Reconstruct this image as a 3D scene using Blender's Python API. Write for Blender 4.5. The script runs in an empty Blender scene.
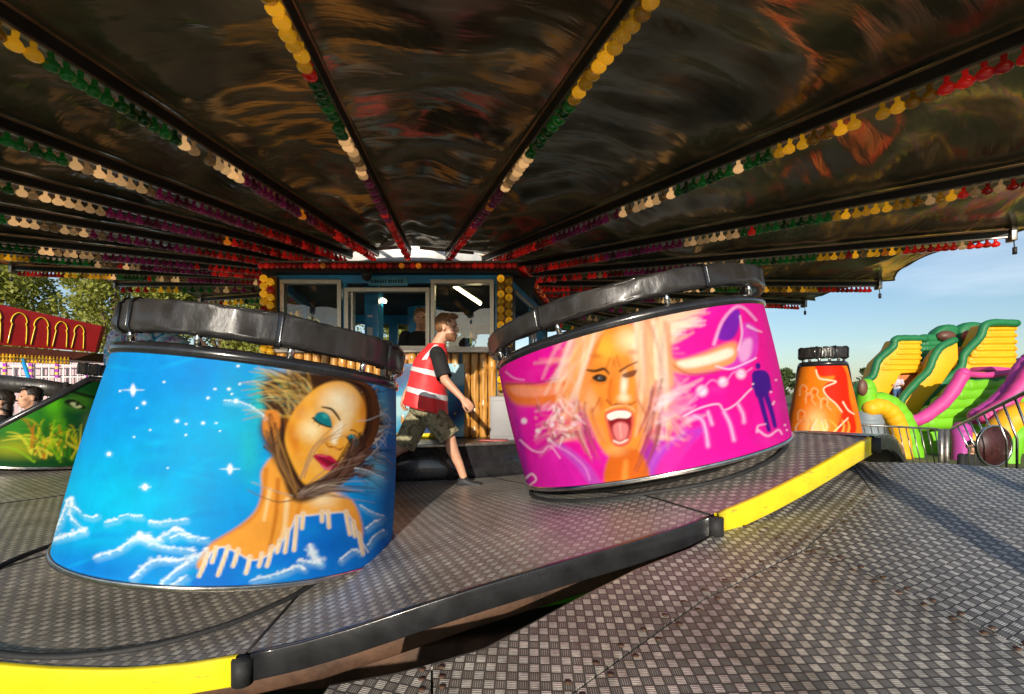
import bpy, bmesh, math, random
import numpy as np
from mathutils import Vector, Matrix, Euler, noise
R = math.radians
PI = math.pi
random.seed(7)
rng = np.random.default_rng(7)
sc = bpy.context.scene
col = sc.collection
F = 1024 * 17 / 36
HZ = 392.0
EYE = 1.9
CX, CY = -1.47, 8.2            # centre of the ride


def P(px, py, d):
    return Vector(((px - 512) / F * d, d, EYE + (HZ - py) / F * d))


def lin(c):
    if isinstance(c, str):
        c = [int(c[i:i + 2], 16) / 255 for i in (0, 2, 4)]
    return tuple((x / 12.92 if x <= .04045 else ((x + .055) / 1.055) ** 2.4) for x in c)


# ------------------------------------------------------------------ materials
class NT:
    def __init__(s, m):
        s.t = m.node_tree
        s.n = s.t.nodes
        s.l = s.t.links

    def node(s, typ, ins=None, **kw):
        n = s.n.new(typ)
        for k, v in kw.items():
            setattr(n, k, v)
        for k, v in (ins or {}).items():
            if isinstance(v, bpy.types.NodeSocket):
                s.l.new(v, n.inputs[k])
            else:
                n.inputs[k].default_value = v
        return n

    def math(s, op, a, b=None, c=None, clamp=False):
        n = s.n.new('ShaderNodeMath')
        n.operation = op
        n.use_clamp = clamp
        for i, v in enumerate((a, b, c)):
            if v is None:
                continue
            if isinstance(v, bpy.types.NodeSocket):
                s.l.new(v, n.inputs[i])
            else:
                n.inputs[i].default_value = v
        return n.outputs[0]

    def ramp(s, f, stops):
        n = s.n.new('ShaderNodeValToRGB')
        s.l.new(f, n.inputs[0])
        e = n.color_ramp.elements
        while len(e) < len(stops):
            e.new(.5)
        for el, (p, c) in zip(e, stops):
            el.position = p
            el.color = (*c, 1) if len(c) == 3 else c
        return n.outputs[0]

    def mix(s, f, a, b, blend='MIX'):
        n = s.n.new('ShaderNodeMix')
        n.data_type = 'RGBA'
        n.blend_type = blend
        for k, v in ((0, f), (6, a), (7, b)):
            if isinstance(v, bpy.types.NodeSocket):
                s.l.new(v, n.inputs[k])
            elif k == 0:
                n.inputs[0].default_value = v
            else:
                n.inputs[k].default_value = (*v, 1)
        return n.outputs[2]


def newmat(name):
    m = bpy.data.materials.new(name)
    m.use_nodes = True
    t = NT(m)
    b = t.n['Principled BSDF']
    return m, t, b


def M(name, c, rough=.5, metal=0., var=.25, scale=6., bump=0., bscale=30., coat=0., rvar=.12, stretch=None):
    m, t, b = newmat(name)
    tc = t.node('ShaderNodeTexCoord').outputs['Object']
    if stretch:
        tc = t.node('ShaderNodeMapping', {'Vector': tc, 'Scale': stretch}).outputs[0]
    nz = t.node('ShaderNodeTexNoise', {'Vector': tc, 'Scale': scale, 'Detail': 6., 'Roughness': .6}).outputs[0]
    lo = tuple(x * (1 - var) for x in c)
    hi = tuple(min(1, x * (1 + var)) for x in c)
    t.l.new(t.ramp(nz, [(.3, lo), (.7, hi)]), b.inputs['Base Color'])
    t.l.new(t.math('ADD', t.math('MULTIPLY', nz, rvar * 2), max(.02, rough - rvar)), b.inputs['Roughness'])
    b.inputs['Metallic'].default_value = metal
    b.inputs['Coat Weight'].default_value = coat
    b.inputs['Coat Roughness'].default_value = .08
    if bump:
        n2 = t.node('ShaderNodeTexNoise', {'Vector': tc, 'Scale': bscale, 'Detail': 5.}).outputs[0]
        bp = t.node('ShaderNodeBump', {'Height': n2, 'Strength': bump, 'Distance': .02})
        t.l.new(bp.outputs[0], b.inputs['Normal'])
    return m


def tread_mat(name, rot, cell=.042, tint=(1, 1, 1), rough=.34, dark=.05, bright=.62):
    m, t, b = newmat(name)
    tc = t.node('ShaderNodeTexCoord').outputs['Object']
    mp = t.node('ShaderNodeMapping', {'Vector': tc, 'Rotation': (0, 0, R(rot)), 'Scale': (1 / cell, 1 / cell, 0)}).outputs[0]
    sp = t.node('ShaderNodeSeparateXYZ', {0: mp})
    x, y = sp.outputs[0], sp.outputs[1]
    fx, fy = t.math('FRACT', x), t.math('FRACT', y)
    par = t.math('MODULO', t.math('ABSOLUTE', t.math('ADD', t.math('FLOOR', x), t.math('FLOOR', y))), 2.)
    # bars run along x where par=0, along y where par=1
    u = t.math('ADD', t.math('MULTIPLY', fy, t.math('SUBTRACT', 1., par)), t.math('MULTIPLY', fx, par))
    w = t.math('ADD', t.math('MULTIPLY', fx, t.math('SUBTRACT', 1., par)), t.math('MULTIPLY', fy, par))
    bars = t.math('MULTIPLY_ADD', t.math('COSINE', t.math('MULTIPLY', t.math('SUBTRACT', u, .5), 2 * PI * 5)), .5, .5)
    edge = lambda v, a: t.math('MULTIPLY', t.math('SUBTRACT', .5 - a, t.math('ABSOLUTE', t.math('SUBTRACT', v, .5))), 12., clamp=True)
    mask = t.math('MULTIPLY', edge(u, .05), edge(w, .07))
    hgt = t.math('MULTIPLY', bars, mask)
    big = t.node('ShaderNodeTexNoise', {'Vector': tc, 'Scale': 1.6, 'Detail': 8., 'Roughness': .65}).outputs[0]
    wear = t.node('ShaderNodeTexNoise', {'Vector': tc, 'Scale': 14., 'Detail': 6., 'Roughness': .7}).outputs[0]
    # sun caught by bars one way is painted bright; the others dimmer and thinner
    sun_catch = t.math('MULTIPLY_ADD', par, -.5, 1.)
    sharp = t.math('MULTIPLY_ADD', par, 1.3, .3)
    k = t.math('MULTIPLY', t.math('MULTIPLY', t.math('POWER', hgt, sharp), sun_catch),
               t.math('MULTIPLY', t.math('MULTIPLY_ADD', wear, 1.3, .3), t.math('MULTIPLY_ADD', big, 1.1, .4)), clamp=True)
    dcol = t.ramp(big, [(.3, (dark * .8, dark * .74, dark * .68)), (.55, (dark * 1.3, dark * 1.18, dark * 1.08)), (.75, (dark * 2.2, dark * 1.85, dark * 1.5))])
    bcol = t.ramp(wear, [(.3, (bright * .55 * tint[0], bright * .52 * tint[1], bright * .46 * tint[2])),
                         (.65, (bright * tint[0], bright * .96 * tint[1], bright * .86 * tint[2]))])
    base = t.mix(k, dcol, bcol)
    gr = t.node('ShaderNodeTexNoise', {'Vector': tc, 'Scale': .9, 'Detail': 10., 'Roughness': .7, 'Distortion': .6}).outputs[0]
    base = t.mix(t.ramp(gr, [(.52, (0, 0, 0)), (.7, (.5, .5, .5))]), base, (.075, .055, .04))
    sp2 = t.node('ShaderNodeTexNoise', {'Vector': tc, 'Scale': 5., 'Detail': 6., 'Roughness': .75}).outputs[0]
    base = t.mix(t.ramp(sp2, [(.62, (0, 0, 0)), (.7, (.6, .6, .6))]), base, (.16, .07, .03))
    t.l.new(base, b.inputs['Base Color'])
    b.inputs['Metallic'].default_value = .45
    t.l.new(t.math('ADD', t.math('MULTIPLY', wear, .3), rough - .12), b.inputs['Roughness'])
    bp = t.node('ShaderNodeBump', {'Height': hgt, 'Strength': .5, 'Distance': .003})
    t.l.new(bp.outputs[0], b.inputs['Normal'])
    return m


def attr_mat(name, rough=.58, coat=0.):
    m, t, b = newmat(name)
    a = t.node('ShaderNodeAttribute', attribute_name='paint')
    tc = t.node('ShaderNodeTexCoord').outputs['Object']
    nz = t.node('ShaderNodeTexNoise', {'Vector': tc, 'Scale': 9., 'Detail': 8., 'Roughness': .7}).outputs[0]
    f = t.ramp(nz, [(.35, (.86, .86, .86)), (.6, (1, 1, 1))])
    t.l.new(t.mix(1., a.outputs['Color'], f, 'MULTIPLY'), b.inputs['Base Color'])
    t.l.new(t.math('MULTIPLY_ADD', nz, .3, rough - .1), b.inputs['Roughness'])
    b.inputs['Coat Weight'].default_value = coat
    b.inputs['Coat Roughness'].default_value = .1
    b.inputs['Specular IOR Level'].default_value = .1
    return m


def emit_mat(name, c, s):
    m, t, b = newmat(name)
    b.inputs['Base Color'].default_value = (*c, 1)
    b.inputs['Emission Color'].default_value = (*c, 1)
    b.inputs['Emission Strength'].default_value = s
    return m


def bulb_mat(name, c, glow=.2):
    m, t, b = newmat(name)
    oi = t.node('ShaderNodeObjectInfo').outputs['Random']
    t.l.new(t.ramp(oi, [(0, tuple(x * .55 for x in c)), (1, tuple(min(1, x * 1.25) for x in c))]), b.inputs['Base Color'])
    b.inputs['Roughness'].default_value = .08
    b.inputs['Coat Weight'].default_value = 1.
    b.inputs['Transmission Weight'].default_value = .5
    b.inputs['IOR'].default_value = 1.25
    b.inputs['Emission Color'].default_value = (*c, 1)
    t.l.new(t.math('MULTIPLY', t.math('POWER', oi, 1.5), glow * .3), b.inputs['Emission Strength'])
    return m


MT = {}
MT['black_vinyl'] = M('black_vinyl', (.028, .025, .023), .4, 0, .4, 5, .6, 9, coat=.12, stretch=(1, 1, .5))
MT['black_paint'] = M('black_paint', (.018, .018, .02), .25, 0, .4, 8, .05, coat=.5)
MT['chrome'] = M('chrome', (.62, .6, .56), .2, 1, .2, 12, .03)
MT['alu'] = M('alu', (.5, .46, .4), .4, .7, .2, 5, .05)
MT['steel'] = M('steel', (.34, .31, .27), .35, .85, .35, 10, .1)
MT['rust'] = M('rust', (.09, .045, .025), .7, .1, .6, 5, .3)
MT['dark'] = M('dark', (.02, .018, .016), .6, 0, .5, 4, .1)
MT['yellow'] = M('yellow', (.86, .66, .015), .35, 0, .12, 10, .03, coat=.3)
_m = MT['yellow']; _t = NT(_m); _b = _t.n['Principled BSDF']
_src = _b.inputs['Base Color'].links[0].from_socket
_tc = _t.node('ShaderNodeTexCoord').outputs['Object']
_n1 = _t.node('ShaderNodeTexNoise', {'Vector': _t.node('ShaderNodeMapping', {'Vector': _tc, 'Scale': (1., 1., 4.)}).outputs[0], 'Scale': 7., 'Detail': 9., 'Roughness': .75}).outputs[0]
_t.l.new(_t.mix(_t.ramp(_n1, [(.6, (0, 0, 0)), (.68, (.6, .6, .6))]), _t.mix(.0, (0, 0, 0), (0, 0, 0)), (.12, .09, .05)), _b.inputs['Base Color'])
_mx = _b.inputs['Base Color'].links[0].from_node
_t.l.new(_src, _mx.inputs[6])
MT['red_vinyl'] = M('red_vinyl', (.3, .02, .02), .35, 0, .2, 6, .1)
MT['blue_paint'] = M('blue_paint', (.02, .33, .7), .4, 0, .3, 3, .03, coat=.2)
MT['skin'] = M('skin', (.62, .33, .21), .5, 0, .1, 12, .03)
MT['skin_far'] = M('skin_far', (.5, .28, .19), .55, 0, .1, 12)
MT['hair'] = M('hair', (.2, .09, .035), .6, 0, .5, 40, .6, 60, stretch=(1, 1, .3))
MT['hair_dark'] = M('hair_dark', (.02, .013, .01), .5, 0, .5, 40, .5, 60)
MT['beard'] = M('beard', (.24, .1, .045), .7, 0, .4, 60, .5, 80)
MT['vest'] = M('vest', (.9, .035, .04), .55, 0, .12, 7, .35, 14)
MT['reflect'] = M('reflect', (.72, .72, .74), .35, .15, .1, 20, .1)
MT['black_cloth'] = M('black_cloth', (.012, .012, .013), .8, 0, .4, 8, .4, 14)
MT['shoe'] = M('shoe', (.022, .022, .025), .6, 0, .3, 20, .2)
MT['white'] = M('white', (.75, .75, .73), .5, 0, .08, 6)
MT['white_metal'] = M('white_metal', (.68, .66, .62), .4, .2, .15, 6, .03)
MT['eye'] = M('eye', (.02, .015, .012), .15)
MT['lip'] = M('lip', (.35, .11, .09), .45)
MT['rubber'] = M('rubber', (.015, .015, .015), .7, 0, .4, 10, .2)
# camouflage shorts
m, t, b = newmat('camo')
tc = t.node('ShaderNodeTexCoord').outputs['Object']
nz = t.node('ShaderNodeTexNoise', {'Vector': tc, 'Scale': 22., 'Detail': 3.}).outputs[0]
t.l.new(t.ramp(nz, [(.36, (.12, .1, .055)), (.46, (.24, .22, .13)), (.56, (.36, .33, .2)), (.66, (.2, .15, .085))]), b.inputs['Base Color'])
b.inputs['Roughness'].default_value = .85
bp = t.node('ShaderNodeBump', {'Height': t.node('ShaderNodeTexNoise', {'Vector': tc, 'Scale': 16.}).outputs[0], 'Strength': .5, 'Distance': .02})
t.l.new(bp.outputs[0], b.inputs['Normal'])
MT['camo'] = m
# canopy: black and bronze coated sheet
m, t, b = newmat('canopy_sheet')
tc = t.node('ShaderNodeTexCoord').outputs['UV']
mp = t.node('ShaderNodeMapping', {'Vector': tc, 'Scale': (1., 1., 1.)}).outputs[0]
st = t.node('ShaderNodeTexNoise', {'Vector': t.node('ShaderNodeMapping', {'Vector': tc, 'Scale': (.8, 3.2, 1.)}).outputs[0], 'Scale': 1., 'Detail': 2.5, 'Roughness': .45, 'Distortion': .3}).outputs[0]
bl = t.node('ShaderNodeTexNoise', {'Vector': tc, 'Scale': 1.3, 'Detail': 4.}).outputs[0]
t.l.new(t.ramp(bl, [(.3, (.06, .045, .032)), (.48, (.13, .1, .068)), (.7, (.33, .26, .17))]), b.inputs['Base Color'])
b.inputs['Metallic'].default_value = 1.
t.l.new(t.math('MULTIPLY_ADD', bl, .22, .1), b.inputs['Roughness'])
fine = t.node('ShaderNodeTexNoise', {'Vector': t.node('ShaderNodeMapping', {'Vector': tc, 'Scale': (1.2, 6., 1.)}).outputs[0], 'Scale': 1.5, 'Detail': 3., 'Roughness': .5, 'Distortion': .6}).outputs[0]
hh = t.math('ADD', t.math('MULTIPLY', st, .8), t.math('MULTIPLY', fine, .2))
bp = t.node('ShaderNodeBump', {'Height': hh, 'Strength': 1., 'Distance': .042})
t.l.new(bp.outputs[0], b.inputs['Normal'])
tr = t.node('ShaderNodeBsdfTranslucent', {'Color': (.4, .3, .12, 1)})
mx = t.node('ShaderNodeMixShader', {0: .03, 1: b.outputs[0], 2: tr.outputs[0]})
t.l.new(mx.outputs[0], t.n['Material Output'].inputs[0])
MT['canopy'] = m
# window glass
m, t, b = newmat('window_glass')
fr = t.node('ShaderNodeFresnel', {'IOR': 1.6}).outputs[0]
gl = t.node('ShaderNodeBsdfGlossy', {'Color': (1, 1, 1, 1), 'Roughness': .02})
tp = t.node('ShaderNodeBsdfTransparent', {'Color': (.75, .77, .76, 1)})
mx = t.node('ShaderNodeMixShader', {0: t.math('MULTIPLY', fr, .6), 1: tp.outputs[0], 2: gl.outputs[0]})
t.l.new(mx.outputs[0], t.n['Material Output'].inputs[0])
MT['glass'] = m
# bamboo cladding
m, t, b = newmat('bamboo')
tc = t.node('ShaderNodeTexCoord').outputs['Object']
nz = t.node('ShaderNodeTexNoise', {'Vector': t.node('ShaderNodeMapping', {'Vector': tc, 'Scale': (14., 14., 2.)}).outputs[0], 'Scale': 1.5, 'Detail': 5.}).outputs[0]
t.l.new(t.ramp(nz, [(.3, (.2, .07, .012)), (.5, (.5, .23, .04)), (.7, (.68, .4, .1))]), b.inputs['Base Color'])
b.inputs['Roughness'].default_value = .3
b.inputs['Coat Weight'].default_value = .4
MT['bamboo'] = m
# leaves
def leaf_mat(name, a, c):
    m, t, b = newmat(name)
    g = t.node('ShaderNodeTexCoord').outputs['Object']
    nz = t.node('ShaderNodeTexNoise', {'Vector': g, 'Scale': 1.2, 'Detail': 5.}).outputs[0]
    r2 = t.node('ShaderNodeTexNoise', {'Vector': g, 'Scale': 12., 'Detail': 2.}).outputs[0]
    cc = t.mix(t.math('MULTIPLY_ADD', r2, .8, t.math('MULTIPLY', nz, .4)), a, c)
    t.l.new(cc, b.inputs['Base Color'])
    b.inputs['Roughness'].default_value = .55
    tr = t.node('ShaderNodeBsdfTranslucent', {'Color': cc})
    mx = t.node('ShaderNodeMixShader', {0: .3, 1: b.outputs[0], 2: tr.outputs[0]})
    t.l.new(mx.outputs[0], t.n['Material Output'].inputs[0])
    return m


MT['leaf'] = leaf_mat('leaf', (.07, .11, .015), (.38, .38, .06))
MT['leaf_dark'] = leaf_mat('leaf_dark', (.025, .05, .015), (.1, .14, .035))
MT['bark'] = M('bark', (.12, .08, .05), .9, 0, .4, 8, .6)
BULB = {
    'red': bulb_mat('bulb_red', (.8, .02, .012), .3), 'purple': bulb_mat('bulb_purple', (.35, .015, .14), .15),
    'clear': bulb_mat('bulb_clear', (.9, .58, .28), 1.1), 'green': bulb_mat('bulb_green', (.01, .22, .03)),
    'yellow': bulb_mat('bulb_yellow', (.95, .5, .02), .8), 'amber': bulb_mat('bulb_amber', (.9, .3, .02), .6)}


# ------------------------------------------------------------------ mesh helpers
def obj(name, bm, m, parent=None, smooth=True, loc=None):
    me = bpy.data.meshes.new(name)
    if isinstance(bm, bmesh.types.BMesh):
        bm.normal_update()
        bm.to_mesh(me)
        bm.free()
    else:
        me.from_pydata(bm[0], [], bm[1])
        me.update()
    for mm in (m if isinstance(m, (list, tuple)) else [m]):
        me.materials.append(MT[mm] if isinstance(mm, str) else mm)
    if smooth:
        me.shade_smooth()
    o = bpy.data.objects.new(name, me)
    col.objects.link(o)
    if parent is not None:
        o.parent = parent
    if loc is not None:
        o.location = loc
    return o


def tag(o, label=None, cat=None, group=None, kind=None):
    for k, v in (('label', label), ('category', cat), ('group', group), ('kind', kind)):
        if v:
            o[k] = v
    return o


def empty(name, label, cat, loc=(0, 0, 0), rot=(0, 0, 0), group=None):
    o = bpy.data.objects.new(name, None)
    o.empty_display_size = .1
    col.objects.link(o)
    o.location = loc
    o.rotation_euler = rot
    return tag(o, label, cat, group)


def local(o):
    """keep world-built child geometry: children of o built in world coordinates"""
    o_m = Matrix.Translation(o.location) @ Euler(o.rotation_euler).to_matrix().to_4x4()
    return o_m.inverted()


def box(bm, c, s, rot=None, bev=0., mi=0):
    r = bmesh.ops.create_cube(bm, size=1)
    vs = r['verts']
    mt = Matrix.Translation(c) @ (rot.to_4x4() if rot is not None else Matrix.Identity(4)) @ Matrix.Diagonal((*s, 1))
    bmesh.ops.transform(bm, matrix=mt, verts=vs)
    fs = {f for v in vs for f in v.link_faces}
    for f in fs:
        f.material_index = mi
    if bev:
        es = list({e for v in vs for e in v.link_edges})
        bmesh.ops.bevel(bm, geom=es, offset=bev, segments=2, affect='EDGES', profile=.6)
    return vs


def frame_of(d, up=Vector((0, 0, 1))):
    d = d.normalized()
    if abs(d.dot(up)) > .98:
        up = Vector((1, 0, 0))
    a = d.cross(up).normalized()
    return a, a.cross(d).normalized()


def tube(bm, pts, rad, seg=10, cap=True, mi=0, closed=False):
    pts = [Vector(p) for p in pts]
    n = len(pts)
    if not isinstance(rad, list):
        rad = [rad] * n
    rings = []
    pa = None
    for i, p in enumerate(pts):
        if closed:
            d = pts[(i + 1) % n] - pts[i - 1]
        else:
            d = pts[min(i + 1, n - 1)] - pts[max(i - 1, 0)]
        a, b_ = frame_of(d)
        if pa is not None:
            d.normalize()
            a = (pa - d * pa.dot(d)).normalized()
            b_ = a.cross(d)
        pa = a
        rr = rad[i]
        if isinstance(rr, (int, float)):
            rr = (rr, rr)
        rings.append([bm.verts.new(p + a * (math.cos(2 * PI * k / seg) * rr[0]) + b_ * (math.sin(2 * PI * k / seg) * rr[1])) for k in range(seg)])
    m_ = n if closed else n - 1
    for i in range(m_):
        r0, r1 = rings[i], rings[(i + 1) % n]
        for k in range(seg):
            f = bm.faces.new((r0[k], r0[(k + 1) % seg], r1[(k + 1) % seg], r1[k]))
            f.material_index = mi
    if cap and not closed:
        for r_ in (rings[0][::-1], rings[-1]):
            f = bm.faces.new(r_)
            f.material_index = mi
    return rings


def ball(bm, c, r, seg=16, rot=None, mi=0):
    if isinstance(r, (int, float)):
        r = (r, r, r)
    q = bmesh.ops.create_uvsphere(bm, u_segments=seg, v_segments=max(6, seg * 2 // 3), radius=1)
    mt = Matrix.Translation(c) @ (rot.to_4x4() if rot is not None else Matrix.Identity(4)) @ Matrix.Diagonal((*r, 1))
    bmesh.ops.transform(bm, matrix=mt, verts=q['verts'])
    for f in {f for v in q['verts'] for f in v.link_faces}:
        f.material_index = mi
    return q['verts']


def sweep_arc(bm, prof, a0, a1, n, cen=(0, 0), closed_prof=True, jit=None, mi=0, zf=None):
    """sweep a (r,z) profile round the z axis from a0 to a1 (radians)"""
    rings = []
    for i in range(n + 1):
        a = a0 + (a1 - a0) * i / n
        ring = []
        for j, (r_, z) in enumerate(prof):
            if jit:
                dr, dz = jit(a, j)
                r_, z = r_ + dr, z + dz
            if zf:
                z = z + zf(a, r_)
            ring.append(bm.verts.new((cen[0] + r_ * math.cos(a), cen[1] + r_ * math.sin(a), z)))
        rings.append(ring)
    k = len(prof)
    for i in range(n):
        for j in range(k if closed_prof else k - 1):
            f = bm.faces.new((rings[i][j], rings[i + 1][j], rings[i + 1][(j + 1) % k], rings[i][(j + 1) % k]))
            f.material_index = mi
    if closed_prof and abs(a1 - a0) < 2 * PI - .01:
        bm.faces.new(rings[0][::-1]).material_index = mi
        bm.faces.new(rings[-1]).material_index = mi
    return rings


def rrect(r0, r1, z0, z1, b, n=4):
    pts = []
    for (cx, cz, s) in ((r1 - b, z1 - b, 0), (r0 + b, z1 - b, 1), (r0 + b, z0 + b, 2), (r1 - b, z0 + b, 3)):
        for k in range(n + 1):
            a = (s + k / n) * PI / 2
            pts.append((cx + b * math.cos(a), cz + b * math.sin(a)))
    return pts


# ------------------------------------------------------------------ air-brush painter (works on a numpy board)
class Board:
    def __init__(s, x0, y0, x1, y1, sc_, base):
        s.x0, s.y0, s.s = x0, y0, sc_
        s.w, s.h = int((x1 - x0) * sc_), int((y1 - y0) * sc_)
        s.X, s.Y = np.meshgrid(x0 + (np.arange(s.w) + .5) / sc_, y0 + (np.arange(s.h) + .5) / sc_)
        s.c = np.empty((s.h, s.w, 3))
        s.c[:] = lin(base)

    def _win(s, xa, ya, xb, yb):
        i0 = max(0, int((xa - s.x0) * s.s)); i1 = min(s.w, int((xb - s.x0) * s.s) + 2)
        j0 = max(0, int((ya - s.y0) * s.s)); j1 = min(s.h, int((yb - s.y0) * s.s) + 2)
        if i1 <= i0 or j1 <= j0:
            return None
        return slice(j0, j1), slice(i0, i1)

    def _put(s, w, mask, colr):
        c = np.array(lin(colr))
        mask = np.clip(mask, 0, 1)[..., None]
        s.c[w] = s.c[w] * (1 - mask) + c * mask

    def blob(s, x, y, rx, ry, colr, a=1., rot=0., hard=0.):
        r_ = max(rx, ry) * 1.05
        w = s._win(x - r_, y - r_, x + r_, y + r_)
        if w is None: return
        dx, dy = s.X[w] - x, s.Y[w] - y
        c_, s_ = math.cos(R(rot)), math.sin(R(rot))
        q = np.sqrt(((dx * c_ + dy * s_) / rx) ** 2 + ((-dx * s_ + dy * c_) / ry) ** 2)
        k = np.clip((1 - q) / max(1e-3, 1 - hard), 0, 1)
        s._put(w, a * k * k * (3 - 2 * k), colr)

    def poly(s, pts, colr, soft=1., a=1., smooth=True):
        p = np.array(pts, float)
        if smooth:
            p = spl(p, True, 5)
        w = s._win(p[:, 0].min() - soft, p[:, 1].min() - soft, p[:, 0].max() + soft, p[:, 1].max() + soft)
        if w is None: return
        X, Y = s.X[w], s.Y[w]
        ins = np.zeros(X.shape, bool)
        D = np.full(X.shape, 1e9)
        n = len(p)
        for i in range(n):
            x1, y1 = p[i]; x2, y2 = p[(i + 1) % n]
            if y1 != y2:
                cr = ((y1 > Y) != (y2 > Y)) & (X < (x2 - x1) * (Y - y1) / (y2 - y1) + x1)
                ins ^= cr
            L = (x2 - x1) ** 2 + (y2 - y1) ** 2 + 1e-9
            tt = np.clip(((X - x1) * (x2 - x1) + (Y - y1) * (y2 - y1)) / L, 0, 1)
            D = np.minimum(D, (X - x1 - tt * (x2 - x1)) ** 2 + (Y - y1 - tt * (y2 - y1)) ** 2)
        D = np.sqrt(D)
        sd = np.where(ins, D, -D)
        k = np.clip(sd / (2 * soft) + .5, 0, 1)
        s._put(w, a * k * k * (3 - 2 * k), colr)

    def line(s, pts, w0, w1, colr, soft=.6, a=1., wm=None):
        p = spl(np.array(pts, float), False, 6) if len(pts) > 2 else np.array(pts, float)
        mw = max(w0, w1, wm or 0) + soft
        w = s._win(p[:, 0].min() - mw, p[:, 1].min() - mw, p[:, 0].max() + mw, p[:, 1].max() + mw)
        if w is None: return
        X, Y = s.X[w], s.Y[w]
        best = np.full(X.shape, -1e9)
        n = len(p) - 1
        for i in range(n):
            x1, y1 = p[i]; x2, y2 = p[i + 1]
            L = (x2 - x1) ** 2 + (y2 - y1) ** 2 + 1e-9
            tt = np.clip(((X - x1) * (x2 - x1) + (Y - y1) * (y2 - y1)) / L, 0, 1)
            d = np.sqrt((X - x1 - tt * (x2 - x1)) ** 2 + (Y - y1 - tt * (y2 - y1)) ** 2)
            T = (i + tt) / n
            wd = w0 + (w1 - w0) * T
            if wm is not None:
                wd = wd + (wm - (w0 + w1) / 2) * 4 * T * (1 - T)
            best = np.maximum(best, (wd / 2 - d))
        k = np.clip(best / (2 * soft) + .5, 0, 1)
        s._put(w, a * k, colr)

    def sample(s, x, y):
        u = np.clip((np.asarray(x) - s.x0) * s.s - .5, 0, s.w - 1.001)
        v = np.clip((np.asarray(y) - s.y0) * s.s - .5, 0, s.h - 1.001)
        i, j = u.astype(int), v.astype(int)
        fu, fv = (u - i)[:, None], (v - j)[:, None]
        c = s.c
        return (c[j, i] * (1 - fu) * (1 - fv) + c[j, i + 1] * fu * (1 - fv) + c[j + 1, i] * (1 - fu) * fv + c[j + 1, i + 1] * fu * fv)


def spl(p, closed, k):
    n = len(p)
    out = []
    rngi = range(n if closed else n - 1)
    for i in rngi:
        g = (lambda j: p[j % n]) if closed else (lambda j: p[min(max(j, 0), n - 1)])
        a, b_, c, d = g(i - 1), g(i), g(i + 1), g(i + 2)
        for q in range(k):
            t_ = q / k
            out.append(.5 * ((2 * b_) + (-a + c) * t_ + (2 * a - 5 * b_ + 4 * c - d) * t_ ** 2 + (-a + 3 * b_ - 3 * c + d) * t_ ** 3))
    if not closed:
        out.append(p[-1])
    return np.array(out)


def CR(ox, oy, s_):
    return lambda *pts: [(ox + x / s_, oy + y / s_) for x, y in pts]


rr = random.Random(3)


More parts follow.
